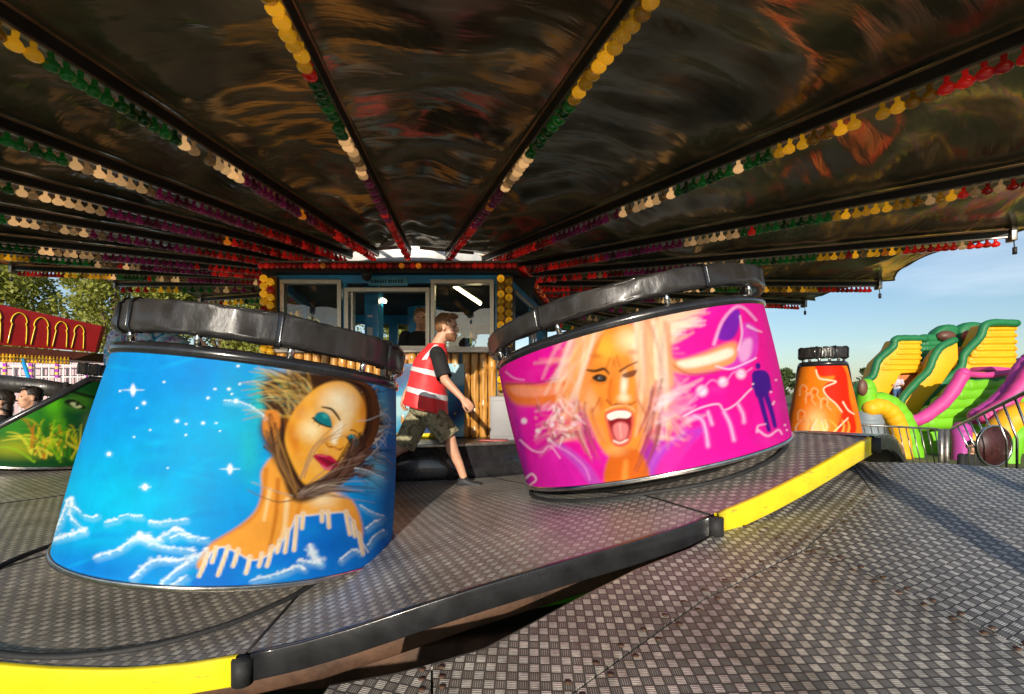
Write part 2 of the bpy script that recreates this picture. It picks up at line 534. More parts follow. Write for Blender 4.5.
def paint_blue():
    B = Board(20, 330, 420, 605, 2.6, '0496e6')
    for (x, y, rx, ry, c, a) in ((120, 500, 130, 90, '00c0ec', .9), (200, 440, 120, 70, '02b0ea', .8), (70, 400, 90, 80, '059ce8', .8),
                                 (180, 360, 150, 45, '0a90e4', .8), (270, 480, 90, 60, '04a8e8', .6), (150, 470, 40, 16, '0a84da', .4),
                                 (90, 570, 90, 30, '0678d8', .8), (230, 560, 120, 26, '0672d4', .7), (330, 545, 90, 50, '0a62cc', .9),
                                 (385, 450, 30, 130, '1070c8', .8), (395, 400, 24, 60, '1484d4', .7), (235, 415, 34, 90, '16b8d8', .5)):
        B.blob(x, y, rx, ry, c, a)
    for k in range(60):
        x, y = rr.uniform(40, 300), rr.uniform(350, 580)
        B.blob(x, y, rr.uniform(14, 40), rr.uniform(3, 9), rr.choice(['00c4f0', '0486dc', '0aa4ec']), .3, rr.uniform(-25, 10))
    # light round the hair
    for (x, y, rx, ry, c, a) in ((262, 400, 20, 46, '28c8b4', .8), (250, 450, 18, 50, '1cc0cc', .7), (385, 410, 18, 40, '78c8d8', .6),
                                 (376, 470, 22, 34, '6cc8e4', .8), (300, 375, 50, 14, 'b8b06a', .8)):
        B.blob(x, y, rx, ry, c, a)
    # neck and shoulders
    B.poly([(262, 470), (280, 455), (316, 480), (322, 500), (352, 500), (362, 540), (330, 560), (290, 560), (250, 565), (200, 570), (205, 549), (238, 527), (256, 510), (262, 492)], 'f0a23c', 2.5)
    B.blob(322, 505, 32, 22, 'f6b04e', 1, 0, .5)
    B.blob(323, 499, 22, 14, 'ffe6b4', .9)
    B.line([(266, 470), (262, 500), (250, 520), (212, 543)], 5, 2, 'c87416', 1.8, .7)
    B.line([(278, 480), (276, 515), (270, 545)], 5, 3, 'c06c14', 1.5, .8)
    B.line([(270, 490), (264, 520)], 4, 3, 'ffd692', 1.5, .8)
    B.line([(287, 500), (284, 530), (276, 550)], 5, 3, 'ffe0a4', 1.6, .8)
    B.line([(300, 505), (292, 530)], 5, 3, 'd8801c', 1.6, .7)
    # hair mass
    B.poly([(262, 386), (276, 376), (304, 371), (342, 374), (366, 382), (380, 402), (384, 430), (374, 446), (352, 462), (330, 482), (306, 497), (292, 492), (280, 470), (268, 450), (260, 430), (264, 410)], '3a2012', 5)
    for k in range(70):   # blond strands thrown back to the left and up
        a = R(rr.uniform(185, 268))
        x0, y0 = 300 + rr.uniform(-14, 20), 404 + rr.uniform(-18, 16)
        L = rr.uniform(26, 58)
        x1, y1 = x0 + math.cos(a) * L, y0 + math.sin(a) * L * .62
        B.line([(x0, y0), ((x0 + x1) / 2 + rr.uniform(-3, 3), (y0 + y1) / 2 - rr.uniform(1, 6)), (x1, y1)], rr.uniform(1.5, 4), .3,
               rr.choice(['d8b060', '8a5a20', '4a2c14', 'f0d898', '2a1a10', 'a8a040', '46b0a0', 'c88a2c']), .8, rr.uniform(.4, .85))
    for k in range(60):   # strands to the right
        a = R(rr.uniform(-80, 70))
        x0, y0 = 368 + rr.uniform(-8, 6), 420 + rr.uniform(-34, 44)
        L = rr.uniform(12, 30)
        x1, y1 = x0 + math.cos(a) * L, y0 + math.sin(a) * L * .9
        B.line([(x0, y0), ((x0 + x1) / 2 + 2, (y0 + y1) / 2 - 2), (x1, y1)], rr.uniform(1.5, 3.5), .3,
               rr.choice(['c8b890', '3a2416', 'e8e0d0', '2a1a10', 'b0a080', '8ad0e0', '1c100a']), .7, rr.uniform(.35, .8))
    for k in range(70):
        o_ = rr.uniform(-4, 9)
        B.line([(340 + rr.uniform(-8, 8), 379 - o_ * .4), (364 + o_ * .6, 388 - o_ * .2), (369 + o_, 408), (368 + o_, 430), (360 + o_ * .8, 450)], 1, rr.uniform(1.5, 3.4), rr.choice(['2a160c', '40230f', '1c0f08', '5a3418', '7a4c28']), 1., .6)
    for k in range(80):
        a = R(rr.uniform(165, 262))
        x0, y0 = 290 + rr.uniform(-16, 26), 402 + rr.uniform(-22, 22)
        L = rr.uniform(14, 40)
        B.line([(x0, y0), (x0 + math.cos(a) * L * .5, y0 + math.sin(a) * L * .4 - 2), (x0 + math.cos(a) * L, y0 + math.sin(a) * L * .7)], rr.uniform(2, 4), .3, rr.choice(['2a180e', 'b88838', '5a3818', 'e0c070', '3a2412']), 1.2, .5)
    # ear
    B.poly([(264, 414), (272, 410), (280, 416), (278, 440), (270, 444), (263, 432)], 'd88430', 1.6)
    B.line([(271, 414), (274, 425), (270, 438)], 2, 1, '7a3c14', 1, .7)
    # face
    face = [(315, 389), (331, 382), (347, 383), (359, 393), (365, 408), (364, 427), (359, 441), (353, 453), (343, 465), (331, 475), (315, 483), (305, 485), (297, 473), (288, 453), (285, 437), (290, 418), (301, 402)]
    B.poly(face, 'f2ac38', 1.8)
    for (x, y, rx, ry, c, a, ro) in ((338, 402, 28, 24, 'fff4d0', 1., 0), (312, 430, 20, 19, 'ffe9b0', 1., 30), (345, 420, 12, 22, 'fff0c4', .8, 20),
                                     (294, 440, 9, 34, 'd6780e', .8, -15), (300, 412, 10, 16, 'da8216', .6, 25), (363, 412, 6, 24, 'd67c14', .7, 0),
                                     (340, 468, 16, 10, 'de8c1e', .7, -35), (318, 470, 12, 10, 'f8c05a', .6, 0), (355, 446, 7, 10, 'e08c20', .7, 20),
                                     (336, 431, 7, 16, 'fff6d6', .8, 25), (327, 455, 12, 5, 'd67a18', .5, 25)):
        B.blob(x, y, rx, ry, c, a, ro)
    for k in range(90):
        B.blob(rr.uniform(294, 358), rr.uniform(396, 466), rr.uniform(5, 12), rr.uniform(4, 10), rr.choice(['ffe8b0', 'ffd890', 'fac468', 'f0a840']), .1)
    # eyes: turquoise lids
    B.poly([(314, 419), (317, 413), (324, 412), (330, 417), (332, 427), (326, 426), (318, 423)], '0e7c86', 1.1)
    B.blob(325, 416, 6, 4, '38b8ba', .8, 25)
    B.line([(313, 418), (319, 423), (326, 426), (331, 427)], 2.2, 1.6, '0a1c1e', .6, .95)
    B.line([(315, 421), (313, 423)], 1, .4, '101010', .4, .8)
    B.line([(320, 424), (318, 427)], 1, .4, '101010', .4, .8)
    B.poly([(348, 437), (351, 434), (356, 437), (359, 444), (356, 447), (351, 444)], '0e7c86', 1.1)
    B.line([(347, 437), (351, 443), (356, 447), (359, 446)], 2, 1.3, '0a1c1e', .6, .95)
    B.blob(354, 438, 4, 3, '38b8ba', .7, 40)
    B.line([(322, 407), (331, 409), (336, 414), (340, 420)], 1.2, 1.6, '3a1c08', .6, .95, 2.6)
    B.line([(351, 430), (355, 431), (360, 435)], 1.6, .8, '3a1c08', .6, .9)
    # nose
    B.line([(341, 424), (339, 434), (334, 440)], 3, 4, 'fffae0', 1.4, .8)
    B.blob(334, 442, 6, 4.5, 'fff2cc', .9, 20)
    B.line([(326, 443), (329, 447), (334, 447), (340, 450), (343, 447)], 1.2, 1.2, '9a4410', .8, .85)
    B.blob(331, 446.5, 1.6, 1.2, '5a2008', .9)
    B.blob(340, 449, 1.6, 1.2, '5a2008', .9)
    # lips
    B.poly([(313, 456), (319, 454), (325, 455), (331, 456), (336, 460), (340, 464), (334, 469), (326, 470), (319, 463)], 'b81440', 1)
    B.poly([(318, 457), (326, 459), (335, 463), (331, 466), (325, 463)], '5a0a1c', .8, .7)
    B.line([(322, 466), (328, 469), (335, 467)], 2.4, 1.4, 'f06a8c', .8, .9)
    B.line([(318, 455.5), (327, 456.5)], 1.4, 1, 'ea5a80', .6, .8)
    B.poly([(282, 458), (292, 470), (304, 484), (318, 484), (336, 474), (352, 458), (364, 456), (352, 476), (332, 490), (312, 500), (296, 502), (286, 488)], '2c180f', 3, .9)
    for k in range(50):
        x0, y0 = 350 + rr.uniform(-10, 14), 462 + rr.uniform(-14, 16)
        a = R(rr.uniform(-20, 40)); L = rr.uniform(14, 36)
        B.line([(x0, y0), (x0 + math.cos(a) * L * .5, y0 + math.sin(a) * L * .5 - 2), (x0 + math.cos(a) * L, y0 + math.sin(a) * L)], rr.uniform(1.5, 3.5), .3, rr.choice(['2c180f', '4a2c1c', '7a5a48', '1c0f0a']), 1, .6)
    # hair strands across neck and jaw
    for k in range(46):
        x0, y0 = rr.uniform(350, 374), rr.uniform(432, 468)
        B.line([(x0, y0), (332 + rr.uniform(-6, 10), 478 + rr.uniform(-4, 8)), (300 + rr.uniform(-6, 4), 494 + rr.uniform(-3, 5))], rr.uniform(1, 3), .8,
               rr.choice(['2a160e', '4a2e22', '6a4a3c', '8a6a5a', '1c0f0a']), .8, .75)
    for k in range(26):
        x0, y0 = 272 + rr.uniform(-8, 8), 424 + rr.uniform(-12, 24)
        B.line([(x0, y0), (284 + rr.uniform(-5, 5), 466 + rr.uniform(-6, 6)), (298 + rr.uniform(-3, 4), 494 + rr.uniform(-6, 6))], rr.uniform(1.2, 3.4), 1,
               rr.choice(['2c1a10', '5a3a20', '7a5838', 'a87838', '8a5020']), .8, .7)
    for k in range(34):
        x0, y0 = 302 + rr.uniform(-4, 6), 494 + rr.uniform(-4, 4)
        a = R(rr.uniform(-38, 8))
        L = rr.uniform(30, 78)
        B.line([(x0, y0), (x0 + math.cos(a) * L * .5, y0 + math.sin(a) * L * .5 - 3), (x0 + math.cos(a) * L, y0 + math.sin(a) * L * .8)], rr.uniform(1.2, 3.2), .4,
               rr.choice(['2c1a14', '5c4438', '9c8474', '3a241a', 'b0a090']), .8, .65)
    for k in range(9):
        x0, y0 = 340 + rr.uniform(-10, 10), 425 + rr.uniform(-4, 14)
        B.line([(x0, y0), (316 + rr.uniform(-4, 4), 446), (302 + rr.uniform(-4, 6), 478)], .5, .9, 'b08868', .6, .6)
    B.line([(356, 421), (368, 420), (378, 416), (386, 414), (390, 420), (384, 440), (366, 460)], .8, .8, 'c8d4dc', .8, .6)
    B.line([(248, 490), (262, 497), (280, 502), (300, 498)], .8, 1.6, '6a4a38', .7, .8)
    B.line([(252, 482), (272, 490), (292, 496)], .8, 1.6, 'b0a090', .7, .7)
    # wave shaped dress
    dress = [(196, 590), (203, 570), (210, 554), (222, 547), (236, 552), (252, 560), (268, 555), (282, 541), (291, 528), (297, 517), (312, 515), (330, 513), (346, 513), (354, 524), (361, 540), (368, 552), (388, 540), (388, 590), (300, 600)]
    B.poly(dress, '0a78dc', .8, 1)
    for (x, y, rx, ry, c, a) in ((330, 545, 36, 22, '0468cc', .9), (270, 575, 50, 14, '0a96e6', .8), (310, 530, 18, 12, '0a8ae6', .7)):
        B.blob(x, y, rx, ry, c, a)
    B.line(dress[1:16], 1.8, 1.8, 'ece6da', .8, .8)
    for (x, y, L, dx) in ((208, 556, 20, -9), (216, 550, 12, -4), (228, 549, 26, -10), (238, 552, 14, -5), (250, 559, 14, -4), (262, 556, 10, -3), (272, 549, 17, -5), (280, 543, 9, -3), (288, 532, 20, -3), (297, 519, 31, -3), (303, 516, 12, -1),
                          (322, 514, 7, 0), (328, 514, 13, 1), (346, 514, 20, 4), (353, 524, 12, 2), (359, 536, 18, 4)):
        p_ = [(x, y - 2), (x + dx * .5, y + L * .5), (x + dx, y + L)]
        B.line(p_, 5, 4.4, 'e8f0f0', .8, .8)
        B.line(p_, 3.4, 3., 'f2c888', .8, .95)
        B.line([(x - .6, y), (x + dx - .6, y + L - 1)], 1, .8, 'fff2d8', .6, .8)
    # foam, waves and stars
    W = 'e6f6ff'
    for p, w in (([(50, 538), (60, 520), (68, 500), (72, 502), (70, 515), (84, 530)], 3), ([(84, 530), (70, 534), (54, 538)], 3.5), ([(66, 505), (76, 508), (80, 512)], 2),
                 ([(84, 515), (92, 517), (98, 515)], 1.6), ([(105, 522), (112, 520), (118, 519)], 2), ([(120, 516), (128, 514)], 1.4), ([(132, 515), (142, 516)], 2),
                 ([(150, 521), (160, 522), (186, 519)], 2.6), ([(96, 556), (118, 549), (136, 538), (150, 543), (168, 547), (194, 550)], 3.4),
                 ([(136, 536), (146, 537), (158, 541)], 5), ([(158, 539), (172, 530), (178, 529), (192, 536), (206, 539)], 3.2), ([(170, 538), (180, 534), (190, 538)], 2),
                 ([(132, 578), (150, 562), (166, 559), (178, 560), (196, 556), (206, 549)], 3.6), ([(160, 585), (176, 570), (192, 560)], 3.5), ([(170, 586), (186, 576)], 3),
                 ([(252, 580), (282, 572), (296, 566), (304, 568)], 3), ([(298, 560), (312, 562), (320, 562)], 3), ([(310, 546), (314, 556), (320, 562)], 5),
                 ([(340, 560), (352, 550), (360, 552)], 2.4), ([(366, 528), (374, 522), (380, 520)], 2), ([(368, 545), (374, 536), (384, 530)], 2), ([(360, 505), (372, 512), (384, 516)], 1.4),
                 ([(355, 468), (366, 470), (384, 478)], 1), ([(224, 400), (240, 402), (254, 408), (264, 416)], 1.6)):
        B.line([(x + 1.5, y + 3) for x, y in p], w * 1.6, w * 1.4, 'a8e0fa', 2.6, .35)
        q_ = spl(np.array(p, float), False, 5)
        for k in range(len(q_) * 3):
            x, y = q_[rr.randrange(len(q_))]
            B.blob(x + rr.gauss(0, w * .35), y + rr.gauss(0, w * .35), w * rr.uniform(.5, 1.3), w * rr.uniform(.3, .8), rr.choice([W, 'ffffff', 'c8ecfc']), rr.uniform(.3, .75), rr.uniform(-40, 20))
        B.line(p, w * .3, .2, W, .8, .75, w * .6)
    for (x, y, r_) in ((133, 390, 1.9), (144, 403, 1.4), (109, 454, 1.7), (230, 469, 2.), (145, 487, 2.2), (177, 421, 1.4), (203, 423, 1.2), (186, 424, .8), (208, 398, 1.1), (229, 389, 1.2), (236, 401, 1.8),
                      (215, 389, .9), (120, 391, .8), (137, 408, .8), (186, 435, .8), (232, 394, .8), (164, 382, .8), (238, 366, 1), (240, 384, .9), (216, 423, .8), (220, 431, .6), (134, 437, .7), (150, 430, .7), (168, 468, .7)):
        B.blob(x, y, r_ * 3.4, r_ * 3, '9ae6ff', .5)
        B.blob(x, y, r_ * 1.5, r_ * 1.5, 'ffffff', 1, 0, .4)
    for (x, y, L) in ((133, 390, 11), (230, 469, 10), (145, 487, 6)):
        B.line([(x - L, y), (x, y), (x + L, y)], .2, .2, 'e8faff', .8, .7, 1.2)
        B.blob(x, y, 3.2, L * .75, 'ffffff', .95, 0, .25)
    B.gain = .72
    return B


def paint_pink():
    B = Board(480, 285, 805, 505, 2.6, 'ee10a4')
    for (x, y, rx, ry, c, a) in ((745, 360, 50, 90, 'f41294', .9), (520, 430, 30, 70, 'e81cb4', .8), (700, 450, 70, 30, 'f410a6', .8), (560, 470, 50, 26, 'd81cc0', .8), (640, 460, 60, 30, 'c628c8', .6),
                                 (785, 400, 14, 50, 'c81488', .7), (700, 310, 60, 20, 'f01cb8', .5)):
        B.blob(x, y, rx, ry, c, a)
    # purple shapes low left and right
    B.line([(550, 440), (570, 462), (586, 490)], 3, 22, 'a024b4', 4, .8)
    B.line([(556, 446), (566, 470), (572, 492)], 1, 7, '5a1a96', 2.5, .8)
    B.line([(505, 385), (516, 420), (528, 488)], 3, 8, '8c1e9e', 3, .7)
    B.line([(660, 440), (648, 460), (640, 485)], 10, 26, '9a28b8', 5, .7)
    B.line([(686, 430), (660, 452), (648, 478)], 2, 8, 'cf6ad8', 3, .8)
    B.poly([(530, 450), (556, 446), (580, 462), (598, 490), (590, 500), (560, 492), (540, 488)], 'e41cb0', 3, .9)
    B.poly([(552, 442), (566, 446), (590, 466), (604, 488), (594, 490), (576, 466)], 'c050cc', 3, .8)
    B.poly([(646, 486), (652, 462), (668, 444), (690, 430), (706, 428), (690, 446), (672, 470), (664, 486)], 'b03cd0', 4, .8)
    B.poly([(654, 478), (662, 458), (680, 440), (694, 434), (682, 456), (672, 476)], 'f024a8', 4, .8)
    for k in range(60):
        B.blob(rr.uniform(500, 790), rr.uniform(320, 480), rr.uniform(8, 24), rr.uniform(5, 14), rr.choice(['ff2cb0', 'd812a8', 'f84cc0', 'e00c90']), .18)
    # ring of hair behind
    for k in range(150):
        a = R(rr.uniform(60, 300))
        x0, y0 = 600 + rr.uniform(-28, 30), 385 + rr.uniform(-40, 30)
        side = rr.random() < .5
        x0 = 575 + rr.uniform(-6, 10) if side else 655 + rr.uniform(-10, 8)
        y0 = rr.uniform(345, 440)
        L = rr.uniform(18, 44)
        dx = -L if side else L * .8
        dy = rr.uniform(-6, 22)
        B.line([(x0, y0), (x0 + dx * .5, y0 + dy * .3), (x0 + dx, y0 + dy)], rr.uniform(2, 5), .4,
               rr.choice(['ffd8c0', 'ff9c78', 'fff0e0', 'e8703c', 'f8a0b0', '7a3a4a']), 2.4, rr.uniform(.2, .5))
    for k in range(60):   # pale hair top right
        y0 = rr.uniform(312, 352)
        x0 = rr.uniform(640, 660)
        L = rr.uniform(40, 70) * (1 - (y0 - 312) / 70)
        B.line([(x0, y0), (x0 + L * .5, y0 - 6), (x0 + L, y0 - 10 + rr.uniform(-5, 5))], rr.uniform(4, 8), .6,
               rr.choice(['fff4e6', 'ffd6b0', 'ffe8d2', 'f8b890', 'fff8f0']), 2, .6)
    # arms
    B.poly([(504, 385), (516, 383), (540, 384), (566, 380), (576, 390), (560, 402), (530, 406), (512, 402)], 'f07838', 3.5)
    B.poly([(512, 386), (540, 387), (562, 385), (560, 393), (530, 397), (514, 394)], 'ff9c78', 2.5, .9)
    B.line([(506, 384), (535, 383), (560, 378)], 1.5, 1.2, '7a2040', 1, .7)
    B.poly([(664, 352), (676, 360), (700, 354), (732, 342), (738, 350), (736, 362), (716, 370), (690, 374), (668, 370), (658, 360)], 'f8a068', 3.5)
    B.poly([(678, 362), (704, 356), (730, 348), (732, 356), (710, 364), (686, 368)], 'fff0dc', 2.6, .9)
    B.line([(662, 344), (670, 362), (690, 374), (718, 372)], 2, 1, '7a3020', 1.2, .7)
    # sleeve on the right
    B.poly([(722, 368), (734, 362), (740, 346), (742, 326), (748, 322), (757, 330), (758, 350), (752, 362), (736, 370)], 'e03cc4', 1.5)
    B.poly([(738, 352), (744, 340), (752, 340), (750, 356), (742, 362)], 'f6b4ea', 2.5, .8)
    B.poly([(718, 338), (724, 322), (734, 310), (740, 312), (738, 330), (730, 340)], '7c1eb4', 1.6)
    B.line([(714, 344), (722, 322), (734, 308), (744, 308), (756, 320)], 3, 2, 'f4b0e8', 1.2, .9)
    B.line([(738, 350), (742, 334), (740, 316)], 2, 1.5, 'f6d0f4', 1, .8)
    B.line([(748, 326), (756, 330), (762, 332)], 3, .6, 'f8d4f4', 1, .7)
    B.line([(716, 366), (730, 369), (748, 362), (756, 358)], 1.4, 1.2, 'ffe0ff', .8, .9)
    # face
    face = [(590, 330), (616, 322), (640, 326), (655, 340), (660, 370), (655, 400), (648, 430), (640, 452), (628, 462), (615, 460), (600, 446), (588, 420), (577, 395), (572, 365), (578, 343)]
    B.poly(face, 'fa9432', 2.5)
    B.poly([(612, 452), (640, 452), (648, 482), (606, 486)], 'e06a18', 2.5)
    B.line([(626, 462), (624, 484)], 5, 7, 'f89a40', 2, .8)
    for (x, y, rx, ry, c, a, ro) in ((605, 348, 26, 20, 'ffc43c', .8, 0), (630, 340, 22, 20, 'ffe6b0', .9, 0), (640, 345, 14, 26, 'fff4e0', .7, 10), (590, 400, 12, 26, 'ffb07a', .9, -20), (600, 372, 14, 10, 'f08a1e', .6, 0),
                                     (585, 380, 9, 26, 'ff8a50', .6, -8), (612, 390, 7, 22, 'ee7818', .8, 5), (640, 392, 9, 16, 'f88c30', .6, 0), (616, 450, 18, 10, 'ffb468', .8, 0), (650, 420, 8, 26, 'e8681c', .8, 10),
                                     (600, 432, 8, 20, 'ff9c5c', .7, -25), (624, 385, 6, 20, 'fff2d8', .95, 4), (624, 398, 10, 7, 'ffe8c0', .9, 0)):
        B.blob(x, y, rx, ry, c, a, ro)
    # hair over the brow, both sides
    for k in range(120):
        side = rr.random()
        if side < .45:
            x0 = rr.uniform(576, 606); y0 = 324 + rr.uniform(-4, 6)
            x1 = x0 - rr.uniform(10, 34) - (x0 - 576) * .5; y1 = y0 + rr.uniform(40, 120)
            cs = ['fff0d0', 'ffb868', 'f08a3a', 'ffd8a0', 'e87a30', 'fff8ec']
        else:
            x0 = rr.uniform(636, 668); y0 = 316 + rr.uniform(-4, 10)
            x1 = x0 + rr.uniform(-4, 14); y1 = y0 + rr.uniform(60, 130)
            cs = ['fff4dc', 'ffe0b0', 'ffb070', 'f08848', 'fffaf0', 'e8905a', '9a6050']
        B.line([(x0, y0), ((x0 + x1) / 2 + rr.uniform(-5, 5), (y0 + y1) / 2), (x1, y1)], rr.uniform(2, 6), .8, rr.choice(cs), 2.2, rr.uniform(.25, .55))
    for k in range(30):
        x0 = rr.uniform(648, 664); y0 = rr.uniform(380, 430)
        B.line([(x0, y0), (x0 - 4, y0 + 20), (x0 - 14, y0 + 44)], 3, .6, rr.choice(['5a2a3a', 'c85a4a', '8a3a50', 'ffb0a0']), 1.3, .5)
    for k in range(26):
        x0 = rr.uniform(572, 592); y0 = rr.uniform(400, 430)
        B.line([(x0, y0), (x0 + 2, y0 + 12), (x0 + 12, y0 + 34)], 3, .6, rr.choice(['6a3848', '9a4a50', 'ffc0b0', 'c86a60']), 1.3, .45)
    # eyes and brows
    B.line([(587, 370), (595, 371), (604, 369), (609, 374)], 1.6, 1.4, '2a0f06', .9, .95, 3)
    B.poly([(592, 378), (598, 374), (606, 376), (606, 381), (598, 382)], '3a2414', 1)
    B.blob(600, 378, 2.4, 2, 'd8e4ec', .9)
    B.blob(600, 378, 1.3, 1.4, '101820', 1, 0, .5)
    B.line([(591, 381), (599, 384), (607, 382)], 1.4, 1, 'c05818', 1, .7)
    B.line([(620, 371), (628, 366), (637, 362)], 2.4, 1.4, '4a1c0a', 1, .9)
    B.poly([(622, 375), (630, 371), (637, 370), (634, 376), (626, 378)], '6a3418', 1.2, .9)
    B.line([(611, 380), (609, 392), (611, 402)], 2.6, 2, 'd0641a', 1.4, .8)
    B.line([(607, 400), (612, 405), (620, 404), (628, 406), (635, 402)], 1.8, 1.6, '9a3a12', 1.1, .85)
    B.blob(616, 404, 2, 1.4, '4a1404', .9); B.blob(629, 404, 2, 1.4, '4a1404', .9)
    for (x, y, rx, ry, c, a) in ((596, 356, 10, 5, 'c86018', .6), (633, 352, 9, 5, 'c86018', .55), (614, 362, 4, 8, 'b85010', .6), (601, 404, 6, 10, 'c8601c', .5), (642, 408, 6, 12, 'c8601c', .5)):
        B.blob(x, y, rx, ry, c, a)
    for (x0, y0, x1, y1) in ((610, 358, 606, 368), (617, 356, 620, 366), (600, 398, 592, 412), (638, 400, 646, 414)):
        B.line([(x0, y0), ((x0 + x1) / 2, (y0 + y1) / 2 + 1), (x1, y1)], 1.6, 1, 'a84812', 1.2, .7)
    # open shouting mouth
    B.poly([(605, 414), (615, 409), (627, 409), (634, 416), (633, 430), (630, 442), (621, 447), (612, 443), (608, 430)], 'e8604a', 1.4)
    B.poly([(608, 416), (618, 412), (630, 414), (631, 428), (626, 440), (616, 441), (611, 430)], '8c0f1e', 1.1)
    B.poly([(613, 427), (620, 422), (628, 426), (626, 438), (617, 440)], 'ff8c8c', 1.8, .9)
    B.line([(620, 424), (621, 437)], 1, 1, 'ffd0c4', 1, .7)
    B.poly([(607, 415), (616, 411), (626, 411), (631, 414), (628, 418), (618, 418), (610, 420)], 'fff6ec', .9)
    B.line([(614, 441), (620, 443), (627, 440)], 2, 2, 'ffe8dc', .8, .9)
    B.line([(606, 410), (616, 406), (628, 406), (635, 411)], 1.4, 1.4, 'ffc890', 1, .7)
    # jewels, drips and splashes
    W = 'ffe4f6'
    for (x, y, r_) in ((702, 391, 8), (723, 382, 7), (741, 374, 7), (552, 425, 4), (538, 431, 4), (524, 421, 4.5), (562, 418, 3), (574, 424, 4)):
        B.blob(x, y, r_, r_, W, .95, 0, .25)
    B.line([(690, 402), (702, 390), (712, 380), (723, 384), (734, 372), (742, 374), (752, 368)], 1.2, 1, 'ff9ee0', 1, .9)
    for k in range(40):
        x0, y0 = rr.uniform(655, 690), rr.uniform(385, 430)
        B.line([(x0, y0), (x0 + rr.uniform(8, 24), y0 + rr.uniform(-12, -2))], rr.uniform(2, 5), .3, rr.choice(['ffc8d8', 'ff9ab8', 'ffe8f0', 'f870b0']), 2.2, .5)
    for k in range(40):
        x0, y0 = rr.uniform(535, 580), rr.uniform(405, 440)
        B.line([(x0, y0), (x0 + rr.uniform(-14, 10), y0 + rr.uniform(-12, 10))], rr.uniform(1.5, 4.5), .3, rr.choice(['ffd8d8', 'ffb8c8', 'fff0f0', 'f89a90', '9a5a60']), 1.1, .6)
    B.line([(684, 416), (700, 408), (718, 404), (724, 410), (736, 404), (750, 390), (760, 384)], 1.4, 1.2, 'ffd8f8', .8, .95)
    for pts in ([(694, 416), (702, 420), (706, 432), (708, 446)], [(724, 412), (730, 424), (734, 440)], [(738, 404), (743, 414), (744, 422)], [(708, 412), (712, 424)]):
        B.line(pts, 4, 4.6, 'f48cd8', 1.4, .8)
        B.line(pts, 1.2, 1.4, 'ffd8f4', .8, .7)
    B.line([(520, 440), (532, 450), (542, 452), (550, 446), (560, 458)], 2, 1, 'ffb8ea', .9, .85)
    B.line([(552, 444), (568, 452), (584, 466), (590, 480)], 1.6, 1, 'ff9ade', 1.2, .7)
    B.line([(506, 372), (514, 378), (524, 380)], 1.6, .8, 'f8b0e8', 1, .8)
    B.line([(526, 478), (532, 474), (536, 480), (528, 486)], 2, 1.2, 'ffe0f4', .9, .9)
    B.line([(560, 400), (564, 408), (572, 416)], 3.4, 1, 'ffd8d0', 1, .8)
    # small dark figure
    fig = '44128c'
    B.blob(758, 366, 3.2, 4, fig, 1, 0, .6)
    B.poly([(752, 374), (758, 370), (767, 372), (770, 384), (768, 394), (758, 398), (754, 390)], fig, 1)
    B.line([(759, 392), (764, 412), (769, 430)], 6, 4, fig, .9)
    B.line([(765, 392), (771, 410), (775, 426)], 6, 4, fig, .9)
    B.line([(754, 376), (753, 388)], 3, 2, fig, .8)
    B.line([(768, 376), (771, 390)], 3, 2, fig, .8)
    B.line([(758, 430), (768, 436), (778, 430), (782, 434)], 2, 1.4, 'ffc4ec', .8, .9)
    B.line([(757, 432), (758, 426), (766, 424)], 2, 1, 'ffc4ec', .8, .8)
    for (x, y) in ((753, 384), (771, 392), (774, 402), (773, 404), (785, 425), (787, 430), (779, 350), (776, 380)):
        B.blob(x, y, 2.2, 1.6, 'ffd8f0', .9)
    B.line([(779, 340), (788, 380), (796, 420)], 3, 6, '7a1c9a', 2, .8)
    B.gain = .68
    return B


def paint_orange():
    B = Board(770, 350, 880, 450, 5, 'f87c14')
    B.blob(815, 430, 18, 34, 'ffd894', .9)
    B.blob(812, 440, 22, 12, 'fff0d0', .9)
    B.blob(800, 380, 24, 24, 'fa8c1c', .7)
    B.poly([(816, 364), (836, 362), (846, 372), (850, 400), (856, 432), (836, 434), (842, 414), (836, 404), (826, 396), (824, 386), (832, 380), (834, 376), (820, 376)], 'f02408', 1.4)
    B.blob(846, 420, 14, 26, 'f42a06', .8)
    for p in ([(816, 370), (819, 378), (828, 380), (836, 382), (824, 388), (827, 396), (836, 404), (842, 412)], [(843, 402), (848, 410), (854, 414)], [(834, 432), (842, 424), (848, 418)]):
        B.line(p, 1.4, 1, 'ffe0c0', .5, .95)
    for x, y in ((802, 389), (813, 392), (808, 397), (823, 402), (800, 414)):
        B.line([(x - 2, y + 6), (x - 2, y - 1), (x + 1, y - 4), (x + 5, y - 1), (x + 4, y + 3), (x + 8, y + 8)], 1.6, .8, 'ffb47a', .6, .95)
        B.blob(x + 2, y, 2.6, 3, 'f04410', .8)
    for k in range(14):
        x = rr.uniform(795, 850)
        B.line([(x, 434), (x + rr.uniform(-4, 4), 427), (x + rr.uniform(-6, 6), 420)], 2.5, .4, rr.choice(['fff0c8', 'ffc850', 'ff6010']), 1, .7)
    B.gain = .95
    return B


